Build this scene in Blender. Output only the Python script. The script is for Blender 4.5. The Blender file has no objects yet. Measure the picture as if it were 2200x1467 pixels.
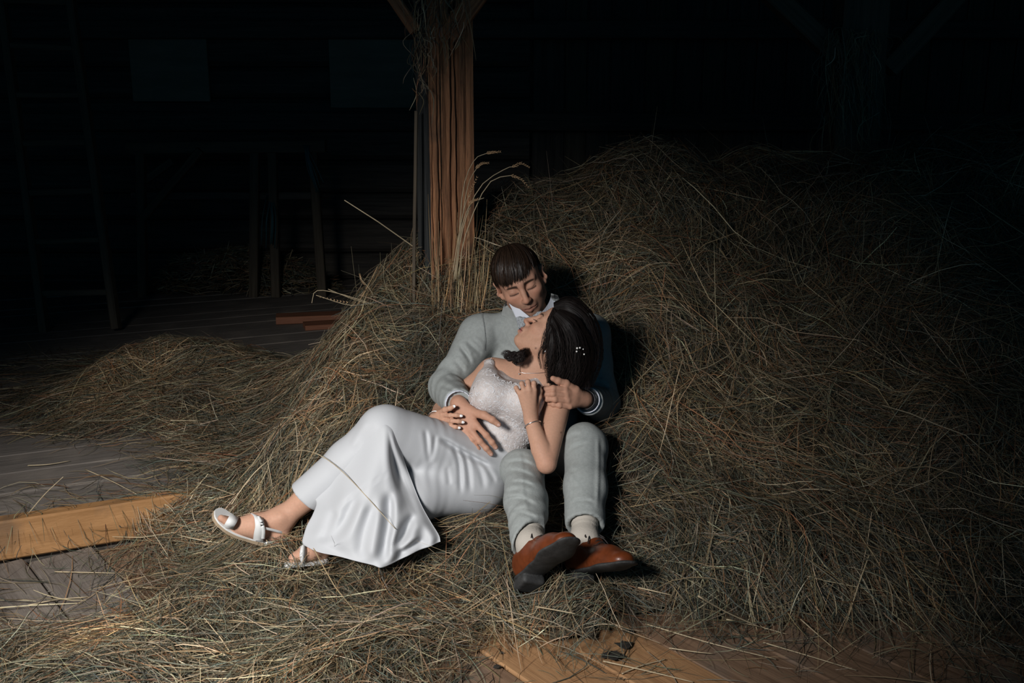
import bpy, math, random
import numpy as np
from mathutils import Vector, Matrix

# ------------------------------------------------------------------ camera, world, lights, exposure
SC = bpy.context.scene
COL = SC.collection
CAM_H, PITCH, FPX = 1.40, math.radians(13.0), 2200 * 35.0 / 36.0
cam_data = bpy.data.cameras.new('camera')
cam_data.lens = 35.0
cam_data.sensor_width = 36.0
cam_data.clip_end = 60
cam = bpy.data.objects.new('camera', cam_data)
cam.location = (0, 0, CAM_H)
cam.rotation_euler = (math.pi / 2 - PITCH, 0, 0)
COL.objects.link(cam)
SC.camera = cam

world = bpy.data.worlds.new('barn_dusk')
SC.world = world
world.use_nodes = True
world.node_tree.nodes['Background'].inputs['Color'].default_value = (0.10, 0.55, 1.0, 1)
world.node_tree.nodes['Background'].inputs['Strength'].default_value = 0.17

SC.view_settings.view_transform = 'Standard'
SC.view_settings.look = 'None'
SC.view_settings.gamma = 1.0
SC.view_settings.exposure = 0.0
SC.view_settings.use_curve_mapping = False


def spot(name, loc, target, power, size_deg, blend, radius, color):
    d = bpy.data.lights.new(name, 'SPOT')
    d.energy = power
    d.spot_size = math.radians(size_deg)
    d.spot_blend = blend
    d.shadow_soft_size = radius
    d.color = color
    o = bpy.data.objects.new(name, d)
    o.location = loc
    o.rotation_euler = (Vector(target) - Vector(loc)).to_track_quat('-Z', 'Y').to_euler()
    COL.objects.link(o)
    return o


# the photographer's lamp, standing to the left of the camera
spot('photo_lamp', (-1.38, 0.32, 1.88), (-0.74, 2.48, 0.12), 520, 69, 1.0, 0.32, (1.0, 0.975, 0.945))

# ------------------------------------------------------------------ projection helpers
CP, SP = math.cos(PITCH), math.sin(PITCH)


def P(px, py, Y):
    """world point on the photo ray through pixel (px, py) at forward distance Y (metres)"""
    x = (px - 1100.0) / FPX
    y = (733.5 - py) / FPX
    d = np.array([x, CP + y * SP, -SP + y * CP])
    t = Y / d[1]
    return np.array([0, 0, CAM_H]) + d * t


def PZ(px, py, z):
    """world point on the photo ray at height z"""
    x = (px - 1100.0) / FPX
    y = (733.5 - py) / FPX
    d = np.array([x, CP + y * SP, -SP + y * CP])
    return np.array([0, 0, CAM_H]) + d * ((z - CAM_H) / d[2])


def unit(v):
    v = np.asarray(v, float)
    return v / (np.linalg.norm(v) + 1e-12)


RNG = np.random.default_rng(7)
random.seed(7)

# ------------------------------------------------------------------ materials


def mat(name, color=(0.5, 0.5, 0.5), rough=0.6, attr=False, noise=None, bump=None, sheen=0.0, sss=0.0,
        spec=0.5, wood=None, coat=0.0, metal=0.0, extra=None):
    """procedural material. noise=(scale, amount), bump=(scale, strength, distance), wood=(axis_scale, amount)"""
    m = bpy.data.materials.new(name)
    m.use_nodes = True
    nt = m.node_tree
    b = nt.nodes['Principled BSDF']
    b.inputs['Roughness'].default_value = rough
    b.inputs['Specular IOR Level'].default_value = spec
    b.inputs['Metallic'].default_value = metal
    b.inputs['Coat Weight'].default_value = coat
    if sheen:
        b.inputs['Sheen Weight'].default_value = sheen
    if sss:
        b.inputs['Subsurface Weight'].default_value = sss
        b.inputs['Subsurface Radius'].default_value = (1.0, 0.35, 0.2)
        b.inputs['Subsurface Scale'].default_value = 0.0018
    tc = nt.nodes.new('ShaderNodeTexCoord')
    if attr:
        a = nt.nodes.new('ShaderNodeAttribute')
        a.attribute_name = 'Col'
        csock = a.outputs['Color']
    else:
        rgb = nt.nodes.new('ShaderNodeRGB')
        rgb.outputs[0].default_value = (*color, 1)
        csock = rgb.outputs[0]
    vec = tc.outputs['Object']
    if wood:
        mp = nt.nodes.new('ShaderNodeMapping')
        mp.inputs['Scale'].default_value = wood[0]
        oi = nt.nodes.new('ShaderNodeObjectInfo')
        va = nt.nodes.new('ShaderNodeVectorMath')
        va.operation = 'ADD'
        ms = nt.nodes.new('ShaderNodeVectorMath')
        ms.operation = 'SCALE'
        ms.inputs['Scale'].default_value = 37.0
        cb = nt.nodes.new('ShaderNodeCombineXYZ')
        for i in range(3):
            nt.links.new(oi.outputs['Random'], cb.inputs[i])
        nt.links.new(cb.outputs[0], ms.inputs[0])
        nt.links.new(vec, va.inputs[0])
        nt.links.new(ms.outputs[0], va.inputs[1])
        nt.links.new(va.outputs[0], mp.inputs['Vector'])
        vec = mp.outputs[0]
    hs = None
    if noise:
        n = nt.nodes.new('ShaderNodeTexNoise')
        n.inputs['Scale'].default_value = noise[0]
        n.inputs['Detail'].default_value = 6
        n.inputs['Roughness'].default_value = 0.65
        nt.links.new(vec, n.inputs['Vector'])
        mr = nt.nodes.new('ShaderNodeMapRange')
        mr.inputs['From Min'].default_value = 0.3
        mr.inputs['From Max'].default_value = 0.7
        mr.inputs['To Min'].default_value = 1.0 - noise[1]
        mr.inputs['To Max'].default_value = 1.0 + noise[1]
        nt.links.new(n.outputs['Fac'], mr.inputs['Value'])
        mx = nt.nodes.new('ShaderNodeVectorMath')
        mx.operation = 'SCALE'
        nt.links.new(csock, mx.inputs[0])
        nt.links.new(mr.outputs[0], mx.inputs['Scale'])
        csock = mx.outputs[0]
        hs = n.outputs['Fac']
    nt.links.new(csock, b.inputs['Base Color'])
    if bump:
        if bump[0] is None and hs is not None:
            src = hs
        else:
            n2 = nt.nodes.new('ShaderNodeTexNoise')
            n2.inputs['Scale'].default_value = bump[0] or 50
            n2.inputs['Detail'].default_value = 4
            nt.links.new(vec, n2.inputs['Vector'])
            src = n2.outputs['Fac']
        bp = nt.nodes.new('ShaderNodeBump')
        bp.inputs['Strength'].default_value = bump[1]
        bp.inputs['Distance'].default_value = bump[2]
        nt.links.new(src, bp.inputs['Height'])
        nt.links.new(bp.outputs[0], b.inputs['Normal'])
    if extra:
        extra(nt, b, tc)
    return m


# ------------------------------------------------------------------ object helpers


def tag(o, label=None, cat=None, group=None, kind=None):
    if label:
        o['label'] = label
    if cat:
        o['category'] = cat
    if group:
        o['group'] = group
    if kind:
        o['kind'] = kind
    return o


def empty(name, loc, label=None, cat=None, group=None):
    o = bpy.data.objects.new(name, None)
    o.location = [float(v) for v in loc]
    o.empty_display_size = 0.05
    COL.objects.link(o)
    return tag(o, label, cat, group)


def link(name, me, material, parent=None, smooth=False):
    o = bpy.data.objects.new(name, me)
    COL.objects.link(o)
    if material and not me.materials:
        me.materials.append(material)
    if smooth:
        me.polygons.foreach_set('use_smooth', np.ones(len(me.polygons), bool))
    if parent is not None:
        o.parent = parent
        # vertices are written in world coordinates: undo the parents' offsets
        off = Vector((0, 0, 0))
        q = parent
        while q is not None:
            off += Vector(q.location)
            q = q.parent
        o.location = -off
    return o


def np_mesh(name, verts, faces, cols=None):
    """faces: (n,3|4) int array or list of lists"""
    me = bpy.data.meshes.new(name)
    verts = np.asarray(verts, np.float32)
    if isinstance(faces, np.ndarray):
        n, k = faces.shape
        me.vertices.add(len(verts))
        me.vertices.foreach_set('co', verts.ravel())
        me.loops.add(n * k)
        me.loops.foreach_set('vertex_index', faces.astype(np.int32).ravel())
        me.polygons.add(n)
        me.polygons.foreach_set('loop_start', np.arange(0, n * k, k, dtype=np.int32))
        me.update(calc_edges=True)
    else:
        me.from_pydata([tuple(map(float, v)) for v in verts], [], [list(map(int, f)) for f in faces])
        me.update()
    if cols is not None:
        ca = me.color_attributes.new('Col', 'FLOAT_COLOR', 'POINT')
        c4 = np.ones((len(verts), 4), np.float32)
        c4[:, :3] = cols
        ca.data.foreach_set('color', c4.ravel())
    return me


class MB:
    """collects simple shapes into one mesh (world coordinates)"""

    def __init__(s):
        s.v, s.f, s.n = [], [], 0

    def add(s, v, f):
        v = np.asarray(v, float)
        s.v.append(v)
        s.f += [[i + s.n for i in q] for q in f]
        s.n += len(v)
        return s

    def box(s, c, size, rot=None, bev=0.0):
        sx, sy, sz = [k / 2 for k in size]
        R = np.eye(3) if rot is None else np.asarray(rot)
        if bev <= 0:
            v = np.array([[x, y, z] for x in (-sx, sx) for y in (-sy, sy) for z in (-sz, sz)])
            f = [[0, 1, 3, 2], [4, 6, 7, 5], [0, 4, 5, 1], [2, 3, 7, 6], [0, 2, 6, 4], [1, 5, 7, 3]]
        else:
            b = min(bev, sx * .9, sy * .9, sz * .9)
            v, ids = [], {}
            for ix in (-1, 1):
                for iy in (-1, 1):
                    for iz in (-1, 1):
                        ids[ix, iy, iz] = len(v)
                        v += [[ix * sx, iy * (sy - b), iz * (sz - b)], [ix * (sx - b), iy * sy, iz * (sz - b)],
                              [ix * (sx - b), iy * (sy - b), iz * sz]]
            f = []
            g = lambda a, k: ids[a] + k
            for q in (-1, 1):
                r4 = [(-1, -1), (-1, 1), (1, 1), (1, -1)]
                fx = [g((q, a, c2), 0) for a, c2 in r4]
                fy = [g((a, q, c2), 1) for a, c2 in r4]
                fz = [g((a, c2, q), 2) for a, c2 in r4]
                f += [fx if q < 0 else fx[::-1], fy[::-1] if q < 0 else fy, fz if q < 0 else fz[::-1]]
            for a in (-1, 1):
                for c2 in (-1, 1):
                    f += [[g((a, c2, -1), 0), g((a, c2, -1), 1), g((a, c2, 1), 1), g((a, c2, 1), 0)],
                          [g((a, -1, c2), 0), g((a, -1, c2), 2), g((a, 1, c2), 2), g((a, 1, c2), 0)],
                          [g((-1, a, c2), 1), g((-1, a, c2), 2), g((1, a, c2), 2), g((1, a, c2), 1)]]
            f += [[g(k, 0), g(k, 1), g(k, 2)] for k in ids]
            v = np.array(v)
        return s.add(v @ R.T + np.asarray(c, float), f)

    def bar(s, a, b, w, h, up=(0, 0, 1), bev=0.0):
        """square timber from a to b, w across, h along up"""
        a, b = np.asarray(a, float), np.asarray(b, float)
        z = unit(b - a)
        x = unit(np.cross(np.asarray(up, float), z)) if abs(np.dot(unit(up), z)) < .99 else unit(np.cross((1, 0, 0), z))
        y = np.cross(z, x)
        return s.box((a + b) / 2, (w, h, np.linalg.norm(b - a)), np.stack([x, y, z], 1), bev)

    def tube(s, pts, r, n=8, caps=True):
        pts = np.asarray(pts, float)
        m = len(pts)
        r = np.broadcast_to(np.asarray(r, float), (m,))
        T = np.gradient(pts, axis=0)
        T /= np.linalg.norm(T, axis=1)[:, None] + 1e-12
        ref = np.array([0, 0, 1.0]) if abs(T[0][2]) < .9 else np.array([1.0, 0, 0])
        u = unit(np.cross(T[0], ref))
        v, f = [], []
        for i in range(m):
            u = unit(u - T[i] * np.dot(u, T[i]))
            w = np.cross(T[i], u)
            for k in range(n):
                a = 2 * math.pi * k / n
                v.append(pts[i] + r[i] * (u * math.cos(a) + w * math.sin(a)))
        for i in range(m - 1):
            for k in range(n):
                k2 = (k + 1) % n
                f.append([i * n + k, i * n + k2, (i + 1) * n + k2, (i + 1) * n + k])
        if caps:
            f += [list(range(n))[::-1], [(m - 1) * n + k for k in range(n)]]
        return s.add(v, f)

    def ball(s, c, r, n=8, sc=(1, 1, 1), R=None):
        v, f = [], []
        for i in range(1, n):
            t = math.pi * i / n
            for k in range(2 * n):
                a = math.pi * k / n
                v.append([math.sin(t) * math.cos(a), math.sin(t) * math.sin(a), math.cos(t)])
        v += [[0, 0, 1], [0, 0, -1]]
        m = 2 * n
        for i in range(n - 2):
            for k in range(m):
                k2 = (k + 1) % m
                f.append([i * m + k, (i + 1) * m + k, (i + 1) * m + k2, i * m + k2])
        tp = (n - 1) * m
        for k in range(m):
            k2 = (k + 1) % m
            f += [[tp, k, k2], [tp + 1, (n - 2) * m + k2, (n - 2) * m + k]]
        v = np.array(v) * np.asarray(sc) * r
        if R is not None:
            v = v @ np.asarray(R).T
        return s.add(v + np.asarray(c, float), f)

    def build(s, name, material, parent=None, smooth=False):
        return link(name, np_mesh(name, np.concatenate(s.v), s.f), material, parent, smooth)


def catmull(pts, n):
    """smooth curve of n points through pts (any dimension)"""
    p = np.asarray(pts, float)
    m = len(p)
    if m == 2:
        t = np.linspace(0, 1, n)[:, None]
        return p[0] * (1 - t) + p[1] * t
    q = np.vstack([2 * p[0] - p[1], p, 2 * p[-1] - p[-2]])
    t = np.linspace(0, m - 1 - 1e-9, n)
    i = t.astype(int)
    u = (t - i)[:, None]
    a, b, c, d = q[i], q[i + 1], q[i + 2], q[i + 3]
    return .5 * (2 * b + (c - a) * u + (2 * a - 5 * b + 4 * c - d) * u ** 2 + (3 * b - a - 3 * c + d) * u ** 3)


# ------------------------------------------------------------------ noise
_L = np.random.default_rng(99).random((32, 32, 32)).astype(np.float32)


def vnoise(x, y, z):
    """smooth value noise in [-1, 1]"""
    xi, yi, zi = np.floor(x).astype(int), np.floor(y).astype(int), np.floor(z).astype(int)
    fx, fy, fz = x - xi, y - yi, z - zi
    fx, fy, fz = fx * fx * (3 - 2 * fx), fy * fy * (3 - 2 * fy), fz * fz * (3 - 2 * fz)
    g = lambda a, b, c: _L[(xi + a) & 31, (yi + b) & 31, (zi + c) & 31]
    c00 = g(0, 0, 0) * (1 - fx) + g(1, 0, 0) * fx
    c10 = g(0, 1, 0) * (1 - fx) + g(1, 1, 0) * fx
    c01 = g(0, 0, 1) * (1 - fx) + g(1, 0, 1) * fx
    c11 = g(0, 1, 1) * (1 - fx) + g(1, 1, 1) * fx
    return ((c00 * (1 - fy) + c10 * fy) * (1 - fz) + (c01 * (1 - fy) + c11 * fy) * fz) * 2 - 1


# ------------------------------------------------------------------ signed-distance modeller


def axis(lo, hi, coarse, fine=()):
    """grid coordinates with finer spacing inside the ranges in fine: [(a, b, step), ...]"""
    out, x = [lo], lo
    while x < hi:
        st = coarse
        for a, b, f in fine:
            if a <= x < b:
                st = min(st, f)
        x += st
        out.append(x)
    return np.array(out, np.float32)


class SDF:
    def __init__(s, lo, hi, h, fine=()):
        """fine: boxes (lo, hi, step) that need a finer grid"""
        s.ax = [axis(lo[i], hi[i], h, [(f[0][i], f[1][i], f[2]) for f in fine]) for i in range(3)]
        s.D = np.full([len(a) for a in s.ax], 1.0, np.float32)

    def win(s, lo, hi):
        sl = []
        for i in range(3):
            a = max(0, int(np.searchsorted(s.ax[i], lo[i])) - 1)
            b = min(len(s.ax[i]), int(np.searchsorted(s.ax[i], hi[i])) + 1)
            if b <= a:
                return None
            sl.append(slice(a, b))
        return tuple(sl)

    def pts(s, w):
        return np.meshgrid(s.ax[0][w[0]], s.ax[1][w[1]], s.ax[2][w[2]], indexing='ij', sparse=True)

    def comb(s, w, d, k, op):
        D = s.D[w]
        if op == 'sub':
            d = -d
            if k > 0:
                h = np.maximum(k - np.abs(D - d), 0) / k
                s.D[w] = np.maximum(D, d) + h * h * k * .25
            else:
                s.D[w] = np.maximum(D, d)
        else:
            if k > 0:
                h = np.maximum(k - np.abs(D - d), 0) / k
                s.D[w] = np.minimum(D, d) - h * h * k * .25
            else:
                s.D[w] = np.minimum(D, d)

    def cone(s, a, b, ra, rb, k=0.01, op='add', flat=None):
        """tapered capsule; flat=(direction, factor) squeezes the section along a direction"""
        a, b = np.asarray(a, np.float32), np.asarray(b, np.float32)
        m = k + 0.012
        R = max(ra, rb) * (max(1.0, flat[1]) if flat else 1.0)
        w = s.win(np.minimum(a, b) - R - m, np.maximum(a, b) + R + m)
        if w is None:
            return s
        X, Y, Z = s.pts(w)
        ba = b - a
        l2 = float(ba @ ba) + 1e-12
        px, py, pz = X - a[0], Y - a[1], Z - a[2]
        t = np.clip((px * ba[0] + py * ba[1] + pz * ba[2]) / l2, 0, 1)
        qx, qy, qz = px - t * ba[0], py - t * ba[1], pz - t * ba[2]
        sc = 1.0
        if flat:
            n, f = unit(flat[0]).astype(np.float32), flat[1]
            c = (qx * n[0] + qy * n[1] + qz * n[2]) * (1 / f - 1)
            qx, qy, qz = qx + c * n[0], qy + c * n[1], qz + c * n[2]
            sc = min(1.0, f) ** .5
        d = (np.sqrt(qx * qx + qy * qy + qz * qz) - (ra + (rb - ra) * t)) * sc
        s.comb(w, d, k, op)
        return s

    def chain(s, pts, rad, k=0.01, op='add', flat=None):
        for i in range(len(pts) - 1):
            s.cone(pts[i], pts[i + 1], rad[i], rad[i + 1], k if i == 0 else max(k * .6, 0.004), op, flat)
        return s

    def ell(s, c, r, R=None, k=0.01, op='add'):
        c = np.asarray(c, np.float32)
        r = np.asarray(r, np.float32)
        R = np.eye(3, dtype=np.float32) if R is None else np.asarray(R, np.float32)
        e = np.sqrt(((R * r[None, :]) ** 2).sum(1)) + k + 0.012
        w = s.win(c - e, c + e)
        if w is None:
            return s
        X, Y, Z = s.pts(w)
        px, py, pz = X - c[0], Y - c[1], Z - c[2]
        l = [px * R[0, i] + py * R[1, i] + pz * R[2, i] for i in range(3)]
        k0 = np.sqrt(sum((l[i] / r[i]) ** 2 for i in range(3)))
        k1 = np.sqrt(sum((l[i] / r[i] ** 2) ** 2 for i in range(3))) + 1e-9
        s.comb(w, k0 * (k0 - 1) / k1, k, op)
        return s

    def box(s, c, half, R=None, rad=0.005, k=0.01, op='add'):
        c = np.asarray(c, np.float32)
        half = np.asarray(half, np.float32) - rad
        R = np.eye(3, dtype=np.float32) if R is None else np.asarray(R, np.float32)
        e = np.sqrt(((R * (half + rad)[None, :]) ** 2).sum(1)) * 1.75 + k + 0.012
        w = s.win(c - e, c + e)
        if w is None:
            return s
        X, Y, Z = s.pts(w)
        px, py, pz = X - c[0], Y - c[1], Z - c[2]
        q = [np.abs(px * R[0, i] + py * R[1, i] + pz * R[2, i]) - half[i] for i in range(3)]
        d = np.sqrt(sum(np.maximum(t, 0) ** 2 for t in q)) + np.minimum(np.maximum(np.maximum(q[0], q[1]), q[2]), 0) - rad
        s.comb(w, d, k, op)
        return s

    def half(s, p, n, k=0.0, lo=None, hi=None):
        """cut away everything on the side the normal n points to (inside the window lo..hi)"""
        w = s.win(lo, hi) if lo is not None else tuple(slice(0, len(a)) for a in s.ax)
        X, Y, Z = s.pts(w)
        n = unit(n)
        d = -((X - p[0]) * n[0] + (Y - p[1]) * n[1] + (Z - p[2]) * n[2])
        s.comb(w, d.astype(np.float32), k, 'sub')
        return s

    def disp(s, fn, band=0.03):
        """D += fn(x, y, z) near the surface (positive = inwards)"""
        i = np.nonzero(np.abs(s.D) < band)
        s.D[i] += fn(s.ax[0][i[0]], s.ax[1][i[1]], s.ax[2][i[2]]).astype(np.float32)
        return s

    def mesh(s):
        """surface nets -> verts, quads"""
        D, S = s.D, s.D < 0
        nx, ny, nz = D.shape
        cid = lambda i, j, k: (i * ny + j) * nz + k
        cells, pos, quads = [], [], []
        for ax_ in range(3):
            a = [slice(None)] * 3
            b = [slice(None)] * 3
            a[ax_], b[ax_] = slice(0, -1), slice(1, None)
            idx = np.nonzero(S[tuple(a)] != S[tuple(b)])
            idx = [q.copy() for q in idx]
            o1, o2 = [q for q in range(3) if q != ax_]
            ok = (idx[o1] > 0) & (idx[o2] > 0) & (idx[o1] < D.shape[o1] - 1) & (idx[o2] < D.shape[o2] - 1)
            idx = [q[ok] for q in idx]
            j = [q for q in idx]
            j2 = [q for q in idx]
            j2[ax_] = j2[ax_] + 1
            d0, d1 = D[tuple(j)], D[tuple(j2)]
            t = d0 / (d0 - d1)
            pt = np.stack([s.ax[q][j[q]] for q in range(3)], 1).astype(np.float64)
            pt[:, ax_] += t * (s.ax[ax_][j2[ax_]] - s.ax[ax_][j[ax_]])
            cc = []
            for da, db in ((-1, -1), (0, -1), (0, 0), (-1, 0)):
                e = [q.copy() for q in idx]
                e[o1] += da
                e[o2] += db
                cc.append(cid(*e))
                pos.append(pt)
                cells.append(cc[-1])
            Q = np.stack(cc, 1)
            fl = (d0 < 0)
            if ax_ == 1:
                fl = ~fl
            Q[~fl] = Q[~fl][:, ::-1]
            quads.append(Q)
        cells = np.concatenate(cells)
        pos = np.concatenate(pos)
        u, inv = np.unique(cells, return_inverse=True)
        cnt = np.bincount(inv).astype(float)
        V = np.stack([np.bincount(inv, weights=pos[:, q]) / cnt for q in range(3)], 1)
        Q = np.searchsorted(u, np.concatenate(quads))
        return V, Q

    def build(s, name, material, parent=None, colf=None):
        V, Q = s.mesh()
        cols = colf(V) if colf is not None else None
        return link(name, np_mesh(name, V, Q, cols), material, parent, smooth=True)


def sm(a, b, x):
    t = np.clip((x - a) / (b - a), 0, 1)
    return t * t * (3 - 2 * t)

# ================================================================== the barn
PLAT = 0.13                                   # height of the raised floor behind the edge timber
EA, EB = PZ(0, 1120, PLAT)[:2], PZ(320, 1072, PLAT)[:2]
EDIR = unit(EB - EA)
ENRM = np.array([-EDIR[1], EDIR[0]])          # points to the raised side (away from the camera)


def edge_side(x, y):
    return (x - EA[0]) * ENRM[0] + (y - EA[1]) * ENRM[1]


def floor_z(x, y):
    return np.where(edge_side(x, y) > 0, PLAT, 0.0)


def wood_mix(c1, c2, lines, amount=1.0, bump=0.4, dirt=None):
    """grain running along the object's local X"""
    def fn(nt, b, tc):
        oi = nt.nodes.new('ShaderNodeObjectInfo')
        cb = nt.nodes.new('ShaderNodeCombineXYZ')
        for i in range(3):
            nt.links.new(oi.outputs['Random'], cb.inputs[i])
        sc = nt.nodes.new('ShaderNodeVectorMath')
        sc.operation = 'SCALE'
        sc.inputs['Scale'].default_value = 23.0
        nt.links.new(cb.outputs[0], sc.inputs[0])
        ad = nt.nodes.new('ShaderNodeVectorMath')
        ad.operation = 'ADD'
        nt.links.new(tc.outputs['Object'], ad.inputs[0])
        nt.links.new(sc.outputs[0], ad.inputs[1])
        mp = nt.nodes.new('ShaderNodeMapping')
        mp.inputs['Scale'].default_value = lines
        nt.links.new(ad.outputs[0], mp.inputs[0])
        n = nt.nodes.new('ShaderNodeTexNoise')
        n.inputs['Scale'].default_value = 1.0
        n.inputs['Detail'].default_value = 7
        n.inputs['Roughness'].default_value = 0.7
        nt.links.new(mp.outputs[0], n.inputs['Vector'])
        r = nt.nodes.new('ShaderNodeValToRGB')
        r.color_ramp.elements[0].position = 0.32
        r.color_ramp.elements[0].color = (*c1, 1)
        r.color_ramp.elements[1].position = 0.68
        r.color_ramp.elements[1].color = (*c2, 1)
        nt.links.new(n.outputs['Fac'], r.inputs[0])
        out = r.outputs[0]
        if dirt:
            n3 = nt.nodes.new('ShaderNodeTexNoise')
            n3.inputs['Scale'].default_value = dirt[1]
            n3.inputs['Detail'].default_value = 8
            nt.links.new(tc.outputs['Object'], n3.inputs['Vector'])
            mr = nt.nodes.new('ShaderNodeMapRange')
            mr.inputs['From Min'].default_value = dirt[2]
            mr.inputs['From Max'].default_value = dirt[2] + 0.15
            nt.links.new(n3.outputs['Fac'], mr.inputs['Value'])
            mx = nt.nodes.new('ShaderNodeMix')
            mx.data_type = 'RGBA'
            nt.links.new(mr.outputs[0], mx.inputs['Factor'])
            nt.links.new(out, mx.inputs['A'])
            mx.inputs['B'].default_value = (*dirt[0], 1)
            out = mx.outputs['Result']
        nt.links.new(out, b.inputs['Base Color'])
        bp = nt.nodes.new('ShaderNodeBump')
        bp.inputs['Strength'].default_value = bump
        bp.inputs['Distance'].default_value = 0.01
        nt.links.new(n.outputs['Fac'], bp.inputs['Height'])
        nt.links.new(bp.outputs[0], b.inputs['Normal'])
    return fn


M_FLOOR = mat('floor_board', rough=.8, extra=wood_mix((.13, .072, .04), (.27, .165, .10), (3, 60, 60), dirt=((.14, .115, .095), 3.0, .52)))
M_FRESH = mat('fresh_board', rough=.75, extra=wood_mix((.28, .14, .06), (.42, .235, .11), (3, 60, 60), dirt=((.21, .125, .07), 5.0, .56)))
M_DUST = mat('grey_dusty_floor', rough=.9, extra=wood_mix((.13, .105, .088), (.205, .175, .15), (3, 50, 50), bump=.6, dirt=((.23, .195, .165), 4.0, .5)))
M_PLAT = mat('dusty_board', rough=.9, extra=wood_mix((.135, .115, .10), (.205, .178, .155), (3, 45, 45), bump=.6, dirt=((.235, .20, .17), 4.0, .5)))
M_EDGE = mat('edge_timber', rough=.7, extra=wood_mix((.28, .135, .045), (.45, .235, .095), (4, 26, 26), dirt=((.19, .105, .05), 5.0, .58)))
M_POST = mat('old_post', rough=.8, extra=wood_mix((.14, .062, .030), (.58, .27, .13), (4, 75, 75), bump=1.0, dirt=((.10, .065, .045), 5.0, .57)))
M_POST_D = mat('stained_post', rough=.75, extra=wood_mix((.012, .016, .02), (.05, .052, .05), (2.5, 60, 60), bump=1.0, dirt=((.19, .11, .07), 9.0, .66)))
M_OLD = mat('grey_timber', rough=.85, extra=wood_mix((.06, .045, .03), (.14, .11, .075), (2, 40, 40), bump=.5))
M_DARK = mat('dark_timber', rough=.85, extra=wood_mix((.04, .035, .03), (.12, .10, .08), (2, 40, 40), bump=.5))
M_RED = mat('red_board', rough=.7, extra=wood_mix((.23, .085, .045), (.36, .15, .08), (3, 30, 30)))
M_PANEL = mat('pale_panel', rough=.8, extra=wood_mix((.15, .15, .11), (.24, .23, .17), (2, 12, 12)))
M_TEAL = mat('teal_twine', (.03, .12, .13), .7)
M_EARTH = mat('packed_dirt', (.12, .10, .085), .95, noise=(5, .3), bump=(40, .6, .01))


def timber(name, a, b, w, h, material, parent=None, up=(0, 0, 1), bev=.004, wob=0.0, seg=1):
    """sawn timber from a to b as its own object, grain along local X; slightly uneven when wob > 0"""
    a, b = np.asarray(a, float), np.asarray(b, float)
    L = np.linalg.norm(b - a)
    x = unit(b - a)
    y = unit(np.cross(np.asarray(up, float), x)) if abs(np.dot(unit(up), x)) < .99 else unit(np.cross((0, 1, 0), x))
    z = np.cross(x, y)
    sec = [(-w / 2 + bev, -h / 2), (w / 2 - bev, -h / 2), (w / 2, -h / 2 + bev), (w / 2, h / 2 - bev),
           (w / 2 - bev, h / 2), (-w / 2 + bev, h / 2), (-w / 2, h / 2 - bev), (-w / 2, -h / 2 + bev)]
    v, f = [], []
    for i in range(seg + 1):
        q = -L / 2 + L * i / seg
        dy, dz = (RNG.normal(0, wob), RNG.normal(0, wob)) if wob else (0, 0)
        v += [(q, p[0] + dy, p[1] + dz) for p in sec]
    for i in range(seg):
        for k in range(8):
            k2 = (k + 1) % 8
            f.append([i * 8 + k, i * 8 + k2, (i + 1) * 8 + k2, (i + 1) * 8 + k])
    f += [list(range(8))[::-1], [seg * 8 + k for k in range(8)]]
    me = np_mesh(name, v, f)
    o = bpy.data.objects.new(name, me)
    me.materials.append(material)
    COL.objects.link(o)
    M = Matrix(np.stack([x, y, z], 1).tolist()).to_4x4()
    M.translation = Vector(((a + b) / 2).tolist())
    if parent is not None:
        o.parent = parent
        q, off = parent, Vector((0, 0, 0))
        while q is not None:
            off += Vector(q.location)
            q = q.parent
        M.translation = M.translation - off
    o.matrix_local = M
    return o


def prism(mb, poly, z0, z1):
    n = len(poly)
    v = [(x, y, z0) for x, y in poly] + [(x, y, z1) for x, y in poly]
    f = [list(range(n))[::-1], [n + i for i in range(n)]]
    f += [[i, (i + 1) % n, n + (i + 1) % n, n + i] for i in range(n)]
    return mb.add(v, f)


XL, XR, YB, ZC = -4.6, 4.6, 7.7, 3.6
# lower floor: packed ground slab with boards on it
floor = prism(MB(), [(XL, -3), (XR, -3), (XR, YB), (XL, YB)], -.25, -.032).build('floor', M_EARTH)
tag(floor, 'dusty lower barn floor of worn wooden boards', 'floor', kind='structure')
FD = np.array([math.cos(math.radians(-51)), math.sin(math.radians(-51))])
FN = np.array([-FD[1], FD[0]])
q0 = PZ(1329, 1451, 0)[:2]                    # a board joint seen in the photo
PW = 0.20
for k in range(-15, 11):
    # one board: clipped between the platform edge and the open side
    c = q0 + FN * (k + .5) * PW

    def cut(pt, dr):                          # parameter where the board meets the platform edge timber
        s0 = edge_side(*pt)
        return (-s0 - .014) / (dr @ ENRM)
    t_back = max(-4.5, cut(c - FN * PW * .5, FD), cut(c + FN * PW * .5, FD))
    if c[0] + t_back * FD[0] > XR - .3:
        continue
    t_front = min((c[1] + .6) / -FD[1], (XR - .1 - c[0]) / FD[0])
    if t_front - t_back < .3:
        continue
    a, b = c + FD * t_back, c + FD * t_front
    dz = RNG.normal(0, .002)
    m = M_FRESH if k in (0, -1) else (M_DUST if k < -4 else M_FLOOR)
    timber('floor_board', (*a, -.016 + dz), (*b, -.016 + dz), PW - .006, .032, m, floor, bev=.004)
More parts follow.
